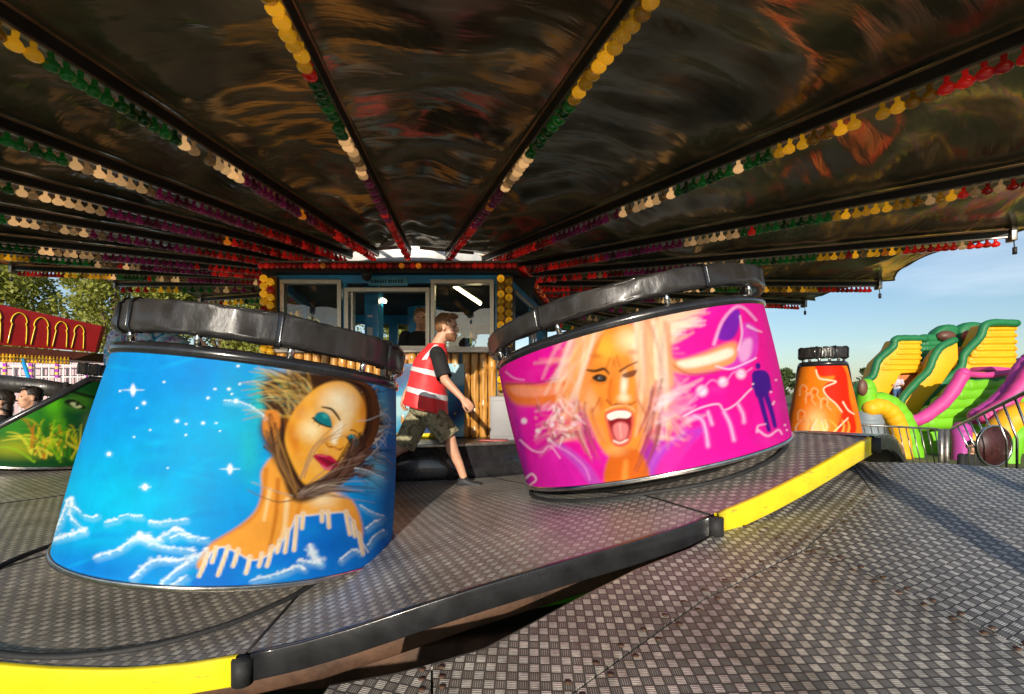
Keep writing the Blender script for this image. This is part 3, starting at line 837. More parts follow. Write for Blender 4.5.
def paint_green():
    B = Board(-60, 370, 130, 470, 4, '0c4a1c')
    B.blob(20, 420, 60, 44, '2c8a10', .9)
    B.blob(20, 448, 60, 16, 'b0b818', .7)
    B.blob(92, 430, 26, 34, '1c5c4c', .7)
    B.blob(54, 405, 16, 20, '58c010', .9)
    B.blob(58, 428, 12, 20, '7ad81c', .5)
    B.blob(78, 402, 22, 14, '4a8c24', .9)
    B.blob(90, 422, 12, 16, '6a7c40', .6)
    B.line([(60, 386), (74, 392), (88, 396), (98, 398)], 2.4, 1.4, '0a1408', .9, .95, 3.4)
    B.poly([(64, 402), (70, 399), (78, 401), (86, 408), (78, 409), (70, 406)], '141a0c', 1)
    B.poly([(70, 403), (76, 403), (82, 407), (76, 408)], 'b8c890', .6)
    B.blob(77, 404.5, 2.6, 2.4, '14200c', 1, 0, .4)
    B.line([(62, 398), (72, 396), (84, 402)], 1, .8, '0c180a', .7, .8)
    for k in range(60):
        a = R(rr.uniform(190, 330)); x0, y0 = rr.uniform(30, 80), rr.uniform(440, 462)
        L = rr.uniform(20, 55)
        B.line([(x0, y0), (x0 + math.cos(a) * L * .5, y0 + math.sin(a) * L * .4 - 4), (x0 + math.cos(a) * L, y0 + math.sin(a) * L * .6)], rr.uniform(2, 4), .4,
               rr.choice(['d8c818', '8ac414', 'c86c10', '3c9414', 'e8e040', '2a5a14']), .7, .7)
    return B


# ------------------------------------------------------------------ ride floor heights
ND = [(-190, 1.1), (-165, 1.1), (-143, 1.06), (-120, .95), (-105, .91)]
def edge_pt(px, py, rad=6.3):
    k = (px - 512) / F
    A = 1 + k * k
    Bq = 2 * (-k * CX * 1.0) * 1.0
    # (k d - CX)^2 + (d - CY)^2 = rad^2
    b_ = -2 * (k * CX + CY)
    c_ = CX * CX + CY * CY - rad * rad
    d = (-b_ - math.sqrt(b_ * b_ - 4 * A * c_)) / (2 * A)
    return d, k * d, EYE + (HZ - py) / F * d


for (px_, py_) in ((0, 668), (245, 665), (360, 623), (480, 583), (600, 550), (712, 518), (800, 475), (870, 433)):
    d_, x_, z_ = edge_pt(px_, py_)
    ND.append((math.degrees(math.atan2(d_ - CY, x_ - CX)), z_))
ANG = [a for a, z in ND]
A1_, A2_, A3_ = ANG[6], ANG[10], ANG[12]      # joints seen at 245, 712 and 870
ND += [(ANG[12] + 4.5, 1.63), (ANG[12] + 11, 1.36), (-33, 1.2), (-15, 1.12), (10, 1.05), (60, 1.0), (110, 1.1), (150, 1.05), (170, 1.1)]
NDa = np.array([a for a, z in ND]); NDz = np.array([z for a, z in ND])


def z_edge(deg):
    deg = (deg + 190) % 360 - 190
    s_ = 0.
    for o in (-4, -2, 0, 2, 4):
        s_ += np.interp(deg + o, NDa, NDz)
    return float(s_ / 5)


def z_plat(x, y):
    dx, dy = x - CX, y - CY
    rad = math.hypot(dx, dy)
    w = min(1, max(0, (rad - 3.1) / 2.7)) ** 1.3
    return .97 * (1 - w) + w * z_edge(math.degrees(math.atan2(dy, dx)))


def walk_z(x, y):
    return .75 + .19 * y


# ------------------------------------------------------------------ ground
bm = bmesh.new()
bmesh.ops.create_grid(bm, x_segments=60, y_segments=60, size=450)
m, t, b = newmat('grass_ground')
tc = t.node('ShaderNodeTexCoord').outputs['Object']
n1 = t.node('ShaderNodeTexNoise', {'Vector': tc, 'Scale': .5, 'Detail': 8.}).outputs[0]
t.l.new(t.ramp(n1, [(.35, (.05, .07, .02)), (.55, (.09, .11, .03)), (.7, (.16, .14, .07))]), b.inputs['Base Color'])
b.inputs['Roughness'].default_value = .9
g = obj('ground', bm, m, smooth=False)
tag(g, kind='structure')

# ------------------------------------------------------------------ rotating platform
ride = empty('ride_platform', 'round chequer plate ride platform with yellow and black edging that rises and falls', 'fairground ride', (CX, CY, 0))


def ring_patch(a0, a1, r0, r1, na, nr, dz=0., thick=0.):
    bm = bmesh.new()
    top = []
    for i in range(na + 1):
        a = a0 + (a1 - a0) * i / na
        row = []
        for j in range(nr + 1):
            r_ = r0 + (r1 - r0) * j / nr
            x, y = r_ * math.cos(R(a)), r_ * math.sin(R(a))
            row.append(bm.verts.new((x, y, z_plat(x + CX, y + CY) + dz)))
        top.append(row)
    for i in range(na):
        for j in range(nr):
            bm.faces.new((top[i][j], top[i][j + 1], top[i + 1][j + 1], top[i + 1][j]))
    return bm


joints = [A3_ + 18.2 * k for k in range(0, 17)]
joints = [A1_ - 18.3, A1_, A2_, A3_]
a = A3_
while a + 18.2 < A1_ - 18.3 + 360 - 9:
    a += (A1_ - 18.3 + 360 - A3_) / 16
    joints.append(a)
joints.append(A1_ - 18.3 + 360)
treads = [tread_mat('tread_platform_%s' % n_, ro, .038, tint=ti, rough=.3, dark=.19, bright=.92) for n_, ro, ti in (('warm', 4, (1., .94, .88)), ('cool', 22, (.92, .97, 1.03)), ('mid', -14, (1., .95, .93)))]
for i in range(len(joints) - 1):
    a0, a1 = joints[i], joints[i + 1]
    mid = (a0 + a1) / 2
    rot_ = 90 - mid
    bm = ring_patch(a0 + .06, a1 - .06, 3.2, 6.29, 18, 24)
    obj('floor_plate', bm, treads[i % 3], ride)
    # edging strip: rounded, .115 high
    bm = bmesh.new()
    jz = lambda a, r_: z_plat(CX + 6.3 * math.cos(a), CY + 6.3 * math.sin(a))
    hgt = .105 if not (i % 2 == 0) else .112
    yellow = (i % 2 == 0)
    sweep_arc(bm, rrect(6.288, 6.318, -hgt, .005, .006, 2), R(a0 + .25), R(a1 - .25), 22, zf=jz)
    e = obj('edge_strip', bm, 'yellow' if yellow else 'black_paint', ride)
    e['label'] = 'yellow edging strip' if yellow else 'black edging strip'
    bm = bmesh.new()   # dark hinge knuckle at each joint
    x, y = 6.32 * math.cos(R(a0)), 6.32 * math.sin(R(a0))
    zz = z_plat(x + CX, y + CY)
    tube(bm, [(x, y, zz - .005), (x, y, zz - .1)], .04, 12)
    box(bm, (x * .995, y * .995, zz - .06), (.1, .06, .05), Matrix.Rotation(R(a0), 3, 'Z'), .008)
    obj('hinge', bm, 'rubber', ride)
    bm = bmesh.new()   # radial joint strip
    pts = [(r_ * math.cos(R(a0)), r_ * math.sin(R(a0)), z_plat(CX + r_ * math.cos(R(a0)), CY + r_ * math.sin(R(a0))) + .002) for r_ in np.linspace(3.22, 6.28, 24)]
    tube(bm, pts, (.009, .003), 6)
    obj('joint_strip', bm, 'dark', ride)
# underside frame and track (seen through the slot)
bm = bmesh.new()
for k in range(40):
    a = R(k * 9)
    tube(bm, [(6.1 * math.cos(a), 6.1 * math.sin(a), z_edge(k * 9) - .2), (3.3 * math.cos(a), 3.3 * math.sin(a), .7)], .035, 6)
sweep_arc(bm, rrect(6.02, 6.12, -.27, -.17, .01, 1), 0, 2 * PI, 120, zf=lambda a, r_: z_edge(math.degrees(a)))
obj('under_frame', bm, 'rust', ride)

# fixed track below, green cover and rusty supports
trk = empty('ride_track', 'rusty circular track and supports under the raised ride platform', 'ride track', (CX, CY, 0))
bm = bmesh.new()
sweep_arc(bm, rrect(6.35, 6.5, .30, .42, .02, 1), 0, 2 * PI, 120)
sweep_arc(bm, rrect(5.7, 5.8, .4, .6, .02, 1), 0, 2 * PI, 120)
obj('rail', bm, 'rust', trk)
for k in range(30):
    a = R(k * 12 + 3)
    bm = bmesh.new()
    box(bm, (6.1 * math.cos(a), 6.1 * math.sin(a), .2), (.9, .12, .4), Matrix.Rotation(a, 3, 'Z'), .01)
    o = obj('support_block', bm, 'rust', trk)
gp = bmesh.new()
box(gp, (0, 0, 0), (.75, .08, .12), Matrix.Rotation(R(22), 3, 'Z'), .015)
gp = obj('ride_skirt_panel', gp, M('green_cover', (.06, .34, .01), .45, 0, .2, 9, .1), None, loc=(.12, 2.62, .8))
tag(gp, 'bright green cover panel glimpsed in the slot under the black platform edge', 'cover panel')

# ------------------------------------------------------------------ outer walkway
def on_walk(px, py):
    k = (HZ - py) / F
    d = (.75 - EYE) / (k - .19)
    return ((px - 512) / F * d, d)


inner = [on_walk(*q) for q in ((0, 694 + 60), (200, 712), (330, 686), (393, 675), (435, 664), (485, 649), (576, 600), (636, 570), (690, 549), (770, 504), (850, 462))]
inner[1] = on_walk(200, 860)
inner = [(-3.2, .5)] + inner[1:]
wk = empty('walkway', 'fixed sloping chequer plate walkway beside the ride platform', 'walkway', (0, 0, 0))
# panels are cut along straight seams
def poly_on_walk(pts, dz=0., thick=.05):
    bm = bmesh.new()
    vs = [bm.verts.new((x, y, walk_z(x, y) + dz)) for x, y in pts]
    f = bm.faces.new(vs)
    if f.normal.z < 0:
        f.normal_flip()
    r_ = bmesh.ops.extrude_face_region(bm, geom=[f])
    for v in [g_ for g_ in r_['geom'] if isinstance(g_, bmesh.types.BMVert)]:
        v.co.z -= thick
    bmesh.ops.recalc_face_normals(bm, faces=bm.faces)
    return bm


s1, s2 = on_walk(432, 694), on_walk(432, 664)
far = [on_walk(850, 462), on_walk(940, 463), on_walk(1024, 469), on_walk(1100, 474)]
c1 = on_walk(690, 549); j1 = on_walk(800, 555); j2 = on_walk(560, 694); 
# seam from (850,487) down left to (560,690), and seam from (720,520) to right (1024,640)
A_ = on_walk(872, 492); Bp = on_walk(808, 546); Cc = on_walk(700, 600); Dd = on_walk(560, 700); Ee = on_walk(740, 522); Ff = on_walk(1040, 655)
low = -.6
WM = [tread_mat('tread_walk_%s' % n_, ro, .034, tint=ti, rough=.34, dark=.075, bright=.9) for n_, ro, ti in (('a', 2, (1, .99, .95)), ('b', -2, (1, .97, .93)), ('c', -24, (.97, .99, 1.0)), ('d', 14, (1, .98, .93)))]
def lerp(a, b_, t_): return (a[0] + (b_[0] - a[0]) * t_, a[1] + (b_[1] - a[1]) * t_)
g_ = .004
PAN = [
    ([(-3.2, low), (s1[0] - g_ - .0, low), (s1[0] - g_, s1[1]), (s2[0] - g_, s2[1]), inner[3], inner[2], inner[1], inner[0]], 3),
    ([(s1[0] + g_, low), (Dd[0] - .12, low), (Dd[0], Dd[1]), Cc, Bp, Ee, inner[8], inner[7], inner[6], inner[5], (s2[0] + g_, s2[1] - .005), (s1[0] + g_, s1[1])], 0),
    ([(Dd[0] - .11, low), (6.5, low), (6.5, .9), (Ff[0], Ff[1] - .01), (Bp[0] + .01, Bp[1] - .01), (Cc[0] + .007, Cc[1] - .006), (Dd[0] + .007, Dd[1] - .005)], 1),
    ([(Bp[0] + .008, Bp[1] + .003), (Ff[0], Ff[1]), (6.5, .91), (6.5, far[3][1] - .1), far[3], far[2], far[1], (A_[0] + .25, far[0][1]), (A_[0] + .006, A_[1])], 2),
    ([(Ee[0] + .004, Ee[1] + .006), (Bp[0], Bp[1] + .006), A_, (A_[0] + .24, far[0][1]), far[0], inner[10], inner[9], inner[8]], 0)]
for pts, mi in PAN:
    # drop repeated points
    q = []
    for p_ in pts:
        if not q or math.hypot(p_[0] - q[-1][0], p_[1] - q[-1][1]) > .004:
            q.append(p_)
    if math.hypot(q[0][0] - q[-1][0], q[0][1] - q[-1][1]) < .004:
        q.pop()
    obj('floor_panel', poly_on_walk(q), WM[mi], wk, smooth=False)
bolt_bm = bmesh.new()
tube(bolt_bm, [(0, 0, 0), (0, 0, .004)], .011, 8)
bolt_me = None
def bolt(parent, x, y, z):
    global bolt_me
    if bolt_me is None:
        o_ = obj('bolt', bolt_bm, 'rust', parent, loc=(x, y, z)); bolt_me = o_.data
        return
    o_ = bpy.data.objects.new('bolt', bolt_me); col.objects.link(o_); o_.parent = parent; o_.location = (x, y, z)
for (p_, q_, n_) in ((s1, s2, 3), (Dd, Cc, 6), (Cc, Bp, 6), (Bp, Ee, 4), (Bp, A_, 6), (Bp, Ff, 9)):
    for k in range(n_):
        c_ = lerp(p_, q_, (k + .5) / n_)
        dx_, dy_ = q_[0] - p_[0], q_[1] - p_[1]
        L_ = math.hypot(dx_, dy_)
        for sg_ in (-1, 1):
            x, y = c_[0] - dy_ / L_ * .03 * sg_, c_[1] + dx_ / L_ * .03 * sg_
            bolt(wk, x, y, walk_z(x, y) + .001)
bm = bmesh.new()   # steel angle along the inner edge and legs below
tube(bm, [(x, y + .012, walk_z(x, y) - .03) for x, y in inner[1:]], (.012, .03), 8)
obj('edge_angle', bm, 'steel', wk)
for (x, y) in ((-2.5, .2), (0, .3), (2, .3), (4.5, .5), (2.2, 2.4), (3.6, 3.0), (5.8, 2.8)):
    bm = bmesh.new()
    tube(bm, [(x, y, 0), (x, y, walk_z(x, y) - .06)], .04, 8)
    obj('leg', bm, 'rust', wk)

# ------------------------------------------------------------------ inner fixed deck with black riser
deck = empty('centre_deck', 'round raised centre deck with black riser under the blue pay booth', 'deck', (CX, CY, 0))
bm = bmesh.new()
sweep_arc(bm, [(.05, 1.34), (3.12, 1.34), (3.15, 1.33), (3.15, .7), (3.1, .7)], 0, 2 * PI, 96, closed_prof=False)
o = obj('riser', bm, 'black_paint', deck)
bm = bmesh.new()
sweep_arc(bm, [(.05, 1.345), (3.1, 1.345)], 0, 2 * PI, 96, closed_prof=False)
obj('deck_top', bm, tread_mat('tread_deck', 10, .05, rough=.4, dark=.04, bright=.45), deck)
bm = bmesh.new()
sweep_arc(bm, rrect(3.1, 3.175, 1.315, 1.352, .008, 2), 0, 2 * PI, 96)
obj('edge_trim', bm, 'steel', deck)

# ------------------------------------------------------------------ cars
PAINT_MAT = attr_mat('airbrushed_panel')


def make_car(label, q, rb, rt, h, face, A1, A2, frac, board, na, nv, name='waltzer_car', band=True, band_lab=None, split=0., liner='red_vinyl', ba=None):
    cx, cy, cz, roll, pitch = q
    root = empty(name, label, 'ride car', (cx, cy, cz), (pitch, roll, 0), 'tub shaped ride cars on the platform')
    Rm = Euler((pitch, roll, 0)).to_matrix()
    fa = face
    def hp(da):
        x = abs(da)
        if x <= A1: return 1.
        k = (x - A1) / (A2 - A1)
        return 1 - (1 - frac) * k
    # outer painted panel
    V = []
    for i in range(na + 1):
        da = -A2 + 2 * A2 * i / na
        a = R(fa + da)
        hh = hp(da) * h
        for j in range(nv + 1):
            v = j / nv
            z = v * hh
            r_ = rb + (rt - rb) * z / h + .012 * math.sin(PI * v)
            V.append((r_ * math.cos(a), r_ * math.sin(a), z))
    V = np.array(V)
    Fc = []
    I = (np.arange(na)[:, None] * (nv + 1) + np.arange(nv)[None]).ravel()
    Fc = np.stack([I, I + nv + 1, I + nv + 2, I + 1], 1)
    me = bpy.data.meshes.new('panel')
    me.vertices.add(len(V)); me.vertices.foreach_set('co', V.ravel())
    me.loops.add(Fc.size); me.loops.foreach_set('vertex_index', Fc.ravel())
    me.polygons.add(len(Fc)); me.polygons.foreach_set('loop_start', np.arange(len(Fc)) * 4)
    me.polygons.foreach_set('loop_total', np.full(len(Fc), 4))
    me.update(calc_edges=True); me.validate()
    Wd = V @ np.array(Rm).T + np.array([cx, cy, cz])
    # the air-brushed picture was drawn flat; wrap it round this panel
    X = 512 + F * Wd[:, 0] / Wd[:, 1]; Y = HZ - F * (Wd[:, 2] - EYE) / Wd[:, 1]
    cc = np.ones((len(V), 4)); cc[:, :3] = board.sample(X, Y) * getattr(board, 'gain', .7)
    at = me.color_attributes.new('paint', 'FLOAT_COLOR', 'POINT')
    at.data.foreach_set('color', cc.ravel())
    me.materials.append(PAINT_MAT); me.shade_smooth()
    o = bpy.data.objects.new('panel', me); col.objects.link(o); o.parent = root
    # inner shell
    bm = bmesh.new()
    n_ = 48
    prev = None
    for i in range(n_ + 1):
        da = -A2 + 2 * A2 * i / n_
        a = R(fa + da)
        hh = hp(da) * h
        ring = []
        for (dr, z) in ((-.004, .0), (-.004, hh), (-.07, hh), (-.09, hh * .6), (-.09, .0)):
            r_ = rb + (rt - rb) * z / h + dr
            ring.append(bm.verts.new((r_ * math.cos(a), r_ * math.sin(a), z + (.0 if z else .002))))
        if prev:
            for k in range(4):
                bm.faces.new((prev[k], ring[k], ring[k + 1], prev[k + 1]))
        prev = ring
    obj('inner_shell', bm, liner, root)
    # black lip following the top line
    bm = bmesh.new()
    pts = []
    for i in range(61):
        da = -A2 + 2 * A2 * i / 60
        a = R(fa + da); hh = hp(da) * h
        r_ = rb + (rt - rb) * hh / h - .02
        pts.append((r_ * math.cos(a), r_ * math.sin(a), hh + .022))
    tube(bm, pts, (.036, .036), 10)
    obj('top_lip', bm, 'black_paint', root)
    # side edge trims
    for s_ in (-1, 1):
        bm = bmesh.new()
        a = R(fa + s_ * (A2 + .6))
        tube(bm, [((rb - .02) * math.cos(a), (rb - .02) * math.sin(a), .01), ((rb + (rt - rb) * frac - .02) * math.cos(a), (rb + (rt - rb) * frac - .02) * math.sin(a), frac * h)], .022, 8)
        obj('side_trim', bm, 'black_paint', root)
    # chrome bottom trim, full circle
    bm = bmesh.new()
    sweep_arc(bm, rrect(rb - .06, rb + .014, -.022, .008, .008, 2), 0, 2 * PI, 96)
    obj('bottom_trim', bm, 'chrome', root)
    bm = bmesh.new()   # tub floor and turntable under it
    sweep_arc(bm, [(.02, .012), (rb - .05, .012), (rb - .05, -.02), (rb - .2, -.025), (rb - .22, -.09), (.02, -.09)], 0, 2 * PI, 64, closed_prof=False)
    obj('turntable', bm, 'dark', root)
    bm = bmesh.new()   # bench seat
    sweep_arc(bm, rrect(rt * .42, rt - .08, .26, .4, .04, 3), R(fa - min(A2, 95)), R(fa + min(A2, 95)), 36)
    obj('seat', bm, liner, root)
    bm = bmesh.new()   # lap bar across the opening
    pts = [((rb * .8) * math.cos(R(fa + 180 + q_)), (rb * .8) * math.sin(R(fa + 180 + q_)), .62 * h) for q_ in np.linspace(-55, 55, 12)]
    pts = [(pts[0][0], pts[0][1], .1)] + pts + [(pts[-1][0], pts[-1][1], .1)]
    tube(bm, pts, .016, 8)
    obj('lap_bar', bm, 'chrome', root)
    if band:
        b0, b1 = ba or (-A1 * 1.0, A1 * 1.0)
        z0, z1, off = band
        seed = random.random() * 50
        def jit(a, j):
            w = noise.noise(Vector((a * 3.5 + seed, j * .35, 0))) * .012 + noise.noise(Vector((a * 12 + seed, j * .7, 3))) * .009
            return w, w * .7
        bm = bmesh.new()
        sweep_arc(bm, rrect(rt - .05 + off, rt + .02 + off, h + z0, h + z1, .03, 5), R(fa + b0), R(fa + b1), 140, jit=jit)
        o = obj('headrest_band', bm, 'black_vinyl', root)
        if band_lab: o['label'] = band_lab
        for k in (b0 + 5, b0 + 12, b0 + (b1 - b0) * .38, b0 + (b1 - b0) * .66, b1 - 10):
            bm = bmesh.new()
            ka = R(fa + k)
            sweep_arc(bm, rrect(rt - .058 + off, rt + .03 + off, h + z0 - .006, h + z1 + .008, .034, 4), ka - .012 / rt, ka + .012 / rt, 3, jit=jit)
            obj('strap', bm, 'black_paint', root)
        for zz_ in (z1 - .012, z0 + .012):
            bm = bmesh.new()
            pp_ = []
            for q_ in np.linspace(R(fa + b0), R(fa + b1), 120):
                dr, dz = jit(q_, 3)
                r2 = rt + .008 + off + dr
                pp_.append((r2 * math.cos(q_), r2 * math.sin(q_), h + zz_ + dz))
            tube(bm, pp_, .0055, 6)
            obj('piping', bm, 'black_paint', root)
        for k in np.linspace(b0 + 8, b1 - 8, 6):
            a = R(fa + k)
            bm = bmesh.new()
            tube(bm, [((rt - .03 + off) * math.cos(a), (rt - .03 + off) * math.sin(a), h + .04), ((rt - .02 + off) * math.cos(a), (rt - .02 + off) * math.sin(a), h + z0 + .03)], .017, 10)
            obj('post', bm, 'chrome', root)
    return root


def face_to_cam(x, y): return math.degrees(math.atan2(-y, -x))


make_car('sky blue tub car with airbrushed woman with closed eyes, nearest on the left', (-1.652, 2.999, EYE - .919, .102, -.089), .886, .79, 1.031,
         face_to_cam(-1.652, 2.999), 104, 128, .5, paint_blue(), 560, 230, band=(.10, .265, .01), ba=(-66, 104))
make_car('magenta tub car with airbrushed screaming blonde woman, beside the yellow edging', (1.077, 3.776, EYE - .507, -.212, -.072), .984, 1.015, .907,
         face_to_cam(1.077, 3.776), 104, 128, .5, paint_pink(), 480, 170, band=(.11, .25, .02))
make_car('small orange tub car with flame artwork at the far right of the platform', (4.12, 6.4, 1.24, -.01, 0.), .44, .27, 1.0,
         face_to_cam(4.12, 6.4), 80, 118, .6, paint_orange(), 150, 110, band=(.09, .24, .0), ba=(-70, 80))
make_car('dark green tub car with painted eye and leaves, two riders aboard, far left', (-5.75, 6.0, 1.12, .1, -.02), .92, .84, .98,
         10, 38, 112, .05, paint_green(), 240, 110, band=(.07, .2, .0), ba=(-46, 40), liner='black_vinyl')

# turntable rings let into the platform round the two near cars
for (cx, cy, r_, lab) in ((-1.95, 2.95, .98, 'dark turntable ring round the foot of the sky blue car'), (1.077, 3.776, .93, 'dark turntable ring under the magenta car')):
    bm = bmesh.new()
    pts = []
    for k in range(96):
        a = 2 * PI * k / 96
        x, y = cx + r_ * math.cos(a), cy + r_ * math.sin(a)
        pts.append((x - cx, y - cy, z_plat(x, y) + .006))
    tube(bm, pts, (.016, .016), 8, closed=True)
    o = obj('turntable_ring', bm, 'rubber', loc=(cx, cy, 0))
    tag(o, lab, 'floor ring')

# ------------------------------------------------------------------ canopy: beams with bulbs, sheets between
BZ0, BZ1 = EYE + 1.80, EYE + 1.90
angs = [-19.5, -36, -54, -71, -86.2, -99.8, -112.6, -125, -138, -153, -169.5, -185, -199, -213, -227, -242, -257, -272, -287, -302, -317, -332, -346.5, -359.6]
bulb_bm = bmesh.new()
prof = [(.0135, .0), (.0125, -.014), (.0125, -.03), (.026, -.042), (.034, -.056), (.033, -.07), (.022, -.08), (.002, -.084)]
rings = []
for (r_, z) in prof:
    rings.append([bulb_bm.verts.new((r_ * math.cos(2 * PI * k / 10), r_ * math.sin(2 * PI * k / 10), z)) for k in range(10)])
for i in range(len(rings) - 1):
    for k in range(10):
        bulb_bm.faces.new((rings[i][k], rings[i + 1][k], rings[i + 1][(k + 1) % 10], rings[i][(k + 1) % 10]))
bulb_me = {}
base_me = bpy.data.meshes.new('bulb')
bulb_bm.normal_update(); bulb_bm.to_mesh(base_me); bulb_bm.free(); base_me.shade_smooth()
for k_, mm in BULB.items():
    me = base_me.copy(); me.name = 'bulb_' + k_; me.materials.append(mm); bulb_me[k_] = me


def bulb(parent, loc, c, rot=(0, 0, 0), s=1.):
    o = bpy.data.objects.new('bulb', bulb_me[c])
    col.objects.link(o); o.parent = parent; o.location = loc; o.rotation_euler = rot; o.scale = (s, s, s)
    return o


rb_ = random.Random(5)
def slope(dg):
    return .075 * max(0., 1 - abs(-205 - dg) / 52.) ** .6


def dirname(a):
    a = a % 360
    return a
place_words = {
    0: 'right side, ending over the inflatable slide', }
labels = ['canopy beam on the right whose outer end stands against the sky above the slide',
          'canopy beam crossing low at the right with yellow then red bulbs',
          'canopy beam running to the upper right corner with a long row of red bulbs',
          'canopy beam right of centre with big yellow bulbs at the top edge',
          'canopy beam left of centre, steep, with yellow and green bulbs',
          'canopy beam running from the upper left corner towards the booth',
          'second canopy beam below the one in the upper left corner',
          'third canopy beam below the one in the upper left corner',
          'fourth canopy beam below the one in the upper left corner',
          'fifth canopy beam on the left, with a row of dark green bulbs',
          'canopy beam lying lowest across the trees on the left',
          'canopy beam behind the left end of the booth, yellow and green bulbs']
for i, dg in enumerate(angs):
    a = R(dg)
    lab = labels[i] if i < 12 else 'distant canopy beam on the far side, behind the booth'
    if i == 23: lab = 'short looking canopy beam with a pendant tip, second from the right'
    if i == 22: lab = 'canopy beam beyond the magenta car, third from the right'
    root = empty('canopy_beam', lab, 'canopy beam', (CX, CY, BZ0), (0, -slope(dg), a), 'bulb lined beams under the canopy')
    root['kind'] = 'thing'
    bm = bmesh.new()
    box(bm, (4.75, 0, .055), (5.9, .035, .085), None, .006)
    obj('rail', bm, 'dark', root, smooth=False)
    bm = bmesh.new()
    for s_ in (-1, 1):
        box(bm, (4.75, s_ * .024, .086), (5.9, .012, .016), None, .003)
    obj('brass_strip', bm, M('brass', (.5, .33, .2), .35, .9, .2, 9) if i == 0 else bpy.data.materials['brass'], root, smooth=False)
    bm = bmesh.new()
    box(bm, (4.75, 0, .002), (5.86, .035, .018), None, .003)
    obj('bulb_holder', bm, 'steel', root, smooth=False)
    n_ = 74
    hid = i >= 12 and i < 22
    for k in range(n_):
        r_ = 1.95 + k * .077
        if hid and k % 3: continue
        if r_ < 3.3: c = 'red'
        elif r_ < 4.3: c = 'purple'
        elif r_ < 4.95: c = 'clear'
        elif r_ < 5.75: c = 'green'
        elif r_ < 6.65: c = 'yellow'
        else: c = 'red'
        if r_ > 5.6 and i in (3, 4): c = 'yellow'
        if rb_.random() < .03: c = rb_.choice(['amber', 'red', 'clear'])
        if rb_.random() < .012: continue
        bulb(root, (r_, rb_.uniform(-.003, .003), .0), c, (rb_.uniform(-.12, .12), rb_.uniform(-.12, .12), 0), 1.22 if not hid else 1.6)
    bm = bmesh.new()
    box(bm, (7.72, 0, .05), (.06, .12, .2), None, .01)
    obj('end_cap', bm, 'steel', root)
    bm = bmesh.new()
    tube(bm, [(7.74, 0, .0), (7.75, 0, -.16)], .006, 6)
    tube(bm, [(7.75, 0, -.12), (7.75, 0, -.2)], .022, 8)
    obj('pendant', bm, 'dark', root)

# canopy sheet: one object, sagging bays, gathered at each beam
bm = bmesh.new()
uvl = bm.loops.layers.uv.new('UVMap')
def sheet_pt(i, t_, s_):
    a0, a1 = angs[i], angs[(i + 1) % len(angs)]
    if a1 > a0: a1 -= 360
    a = R(a0 + (a1 - a0) * t_)
    rmax = 8.0 - .5 * math.sin(PI * t_) ** .8
    r_ = 1.75 + (rmax - 1.75) * s_
    k = math.sin(PI * t_)
    z = BZ1 + .012 + .10 * s_ * k ** .7
    z -= .10 * k * max(0, (s_ - .75) / .25) ** 1.5
    z += .03 * (1 - min(1, s_ * 9)) + (slope(a0) * (1 - t_) + slope(a1 if a1 > -361 else a1 + 360) * t_) * r_
    # puckers across the bay
    u = r_ * 1.0
    edge = k ** .5 * min(1, s_ * 9)
    z += (noise.noise(Vector((i * 9.1 + t_ * 1.6, u * 1.5, 0))) * .11 + noise.noise(Vector((i * 5.3 + t_ * 2.6, u * 4, 2))) * .05
          + noise.noise(Vector((i * 3.3 + t_ * 5, u * 13, 5))) * .016) * edge
    return (CX + r_ * math.cos(a), CY + r_ * math.sin(a), z), (t_ * r_ * abs(a1 - a0) * PI / 180 + i * 3.7, r_)


NTt, NS = 26, 110
for i in range(len(angs)):
    grid = [[sheet_pt(i, p_ / NTt, q_ / NS) for q_ in range(NS + 1)] for p_ in range(NTt + 1)]
    vv = [[bm.verts.new(c_[0]) for c_ in row] for row in grid]
    for p_ in range(NTt):
        for q_ in range(NS):
            f = bm.faces.new((vv[p_][q_], vv[p_][q_ + 1], vv[p_ + 1][q_ + 1], vv[p_ + 1][q_]))
            for l_, (pp, qq) in zip(f.loops, ((p_, q_), (p_, q_ + 1), (p_ + 1, q_ + 1), (p_ + 1, q_))):
                l_[uvl].uv = grid[pp][qq][1]
cano = obj('ride_canopy', bm, 'canopy')
tag(cano, 'huge dark glossy wrinkled sheet canopy stretched over the whole ride', 'canopy')
bm = bmesh.new()  # hem
pts = []
for i in range(len(angs)):
    for p_ in range(NTt):
        pts.append(sheet_pt(i, p_ / NTt, 1.)[0])
tube(bm, pts, .016, 6, closed=True)
obj('hem', bm, M('hem', (.3, .26, .16), .5), cano)

# centre drum and struts above the booth
hub = empty('centre_tower', 'bright metal lattice tower head above the booth roof', 'tower', (CX, CY, 1.345))
bm = bmesh.new()
sweep_arc(bm, rrect(1.2, 1.5, 2.35, 2.7, .03, 2), 0, 2 * PI, 36)
obj('drum', bm, 'white_metal', hub)
for k in range(12):
    a = R(k * 30 + 8)
    bm = bmesh.new()
    tube(bm, [(1.4 * math.cos(a), 1.4 * math.sin(a), 2.1), (1.4 * math.cos(a), 1.4 * math.sin(a), 3.6)], .05, 8)
    a2 = R(k * 30 + 30)
    tube(bm, [(1.42 * math.cos(a), 1.42 * math.sin(a), 2.6), (2.2 * math.cos(a2), 2.2 * math.sin(a2), 2.42)], .025, 6)
    tube(bm, [(1.9 * math.cos(a), 1.9 * math.sin(a), 2.44), (1.9 * math.cos(a2), 1.9 * math.sin(a2), 2.44)], .022, 6)
    obj('strut', bm, 'white_metal', hub)
bm = bmesh.new()
tube(bm, [(0, 0, .0), (0, 0, 3.6)], .3, 16)
obj('mast', bm, 'blue_paint', hub)

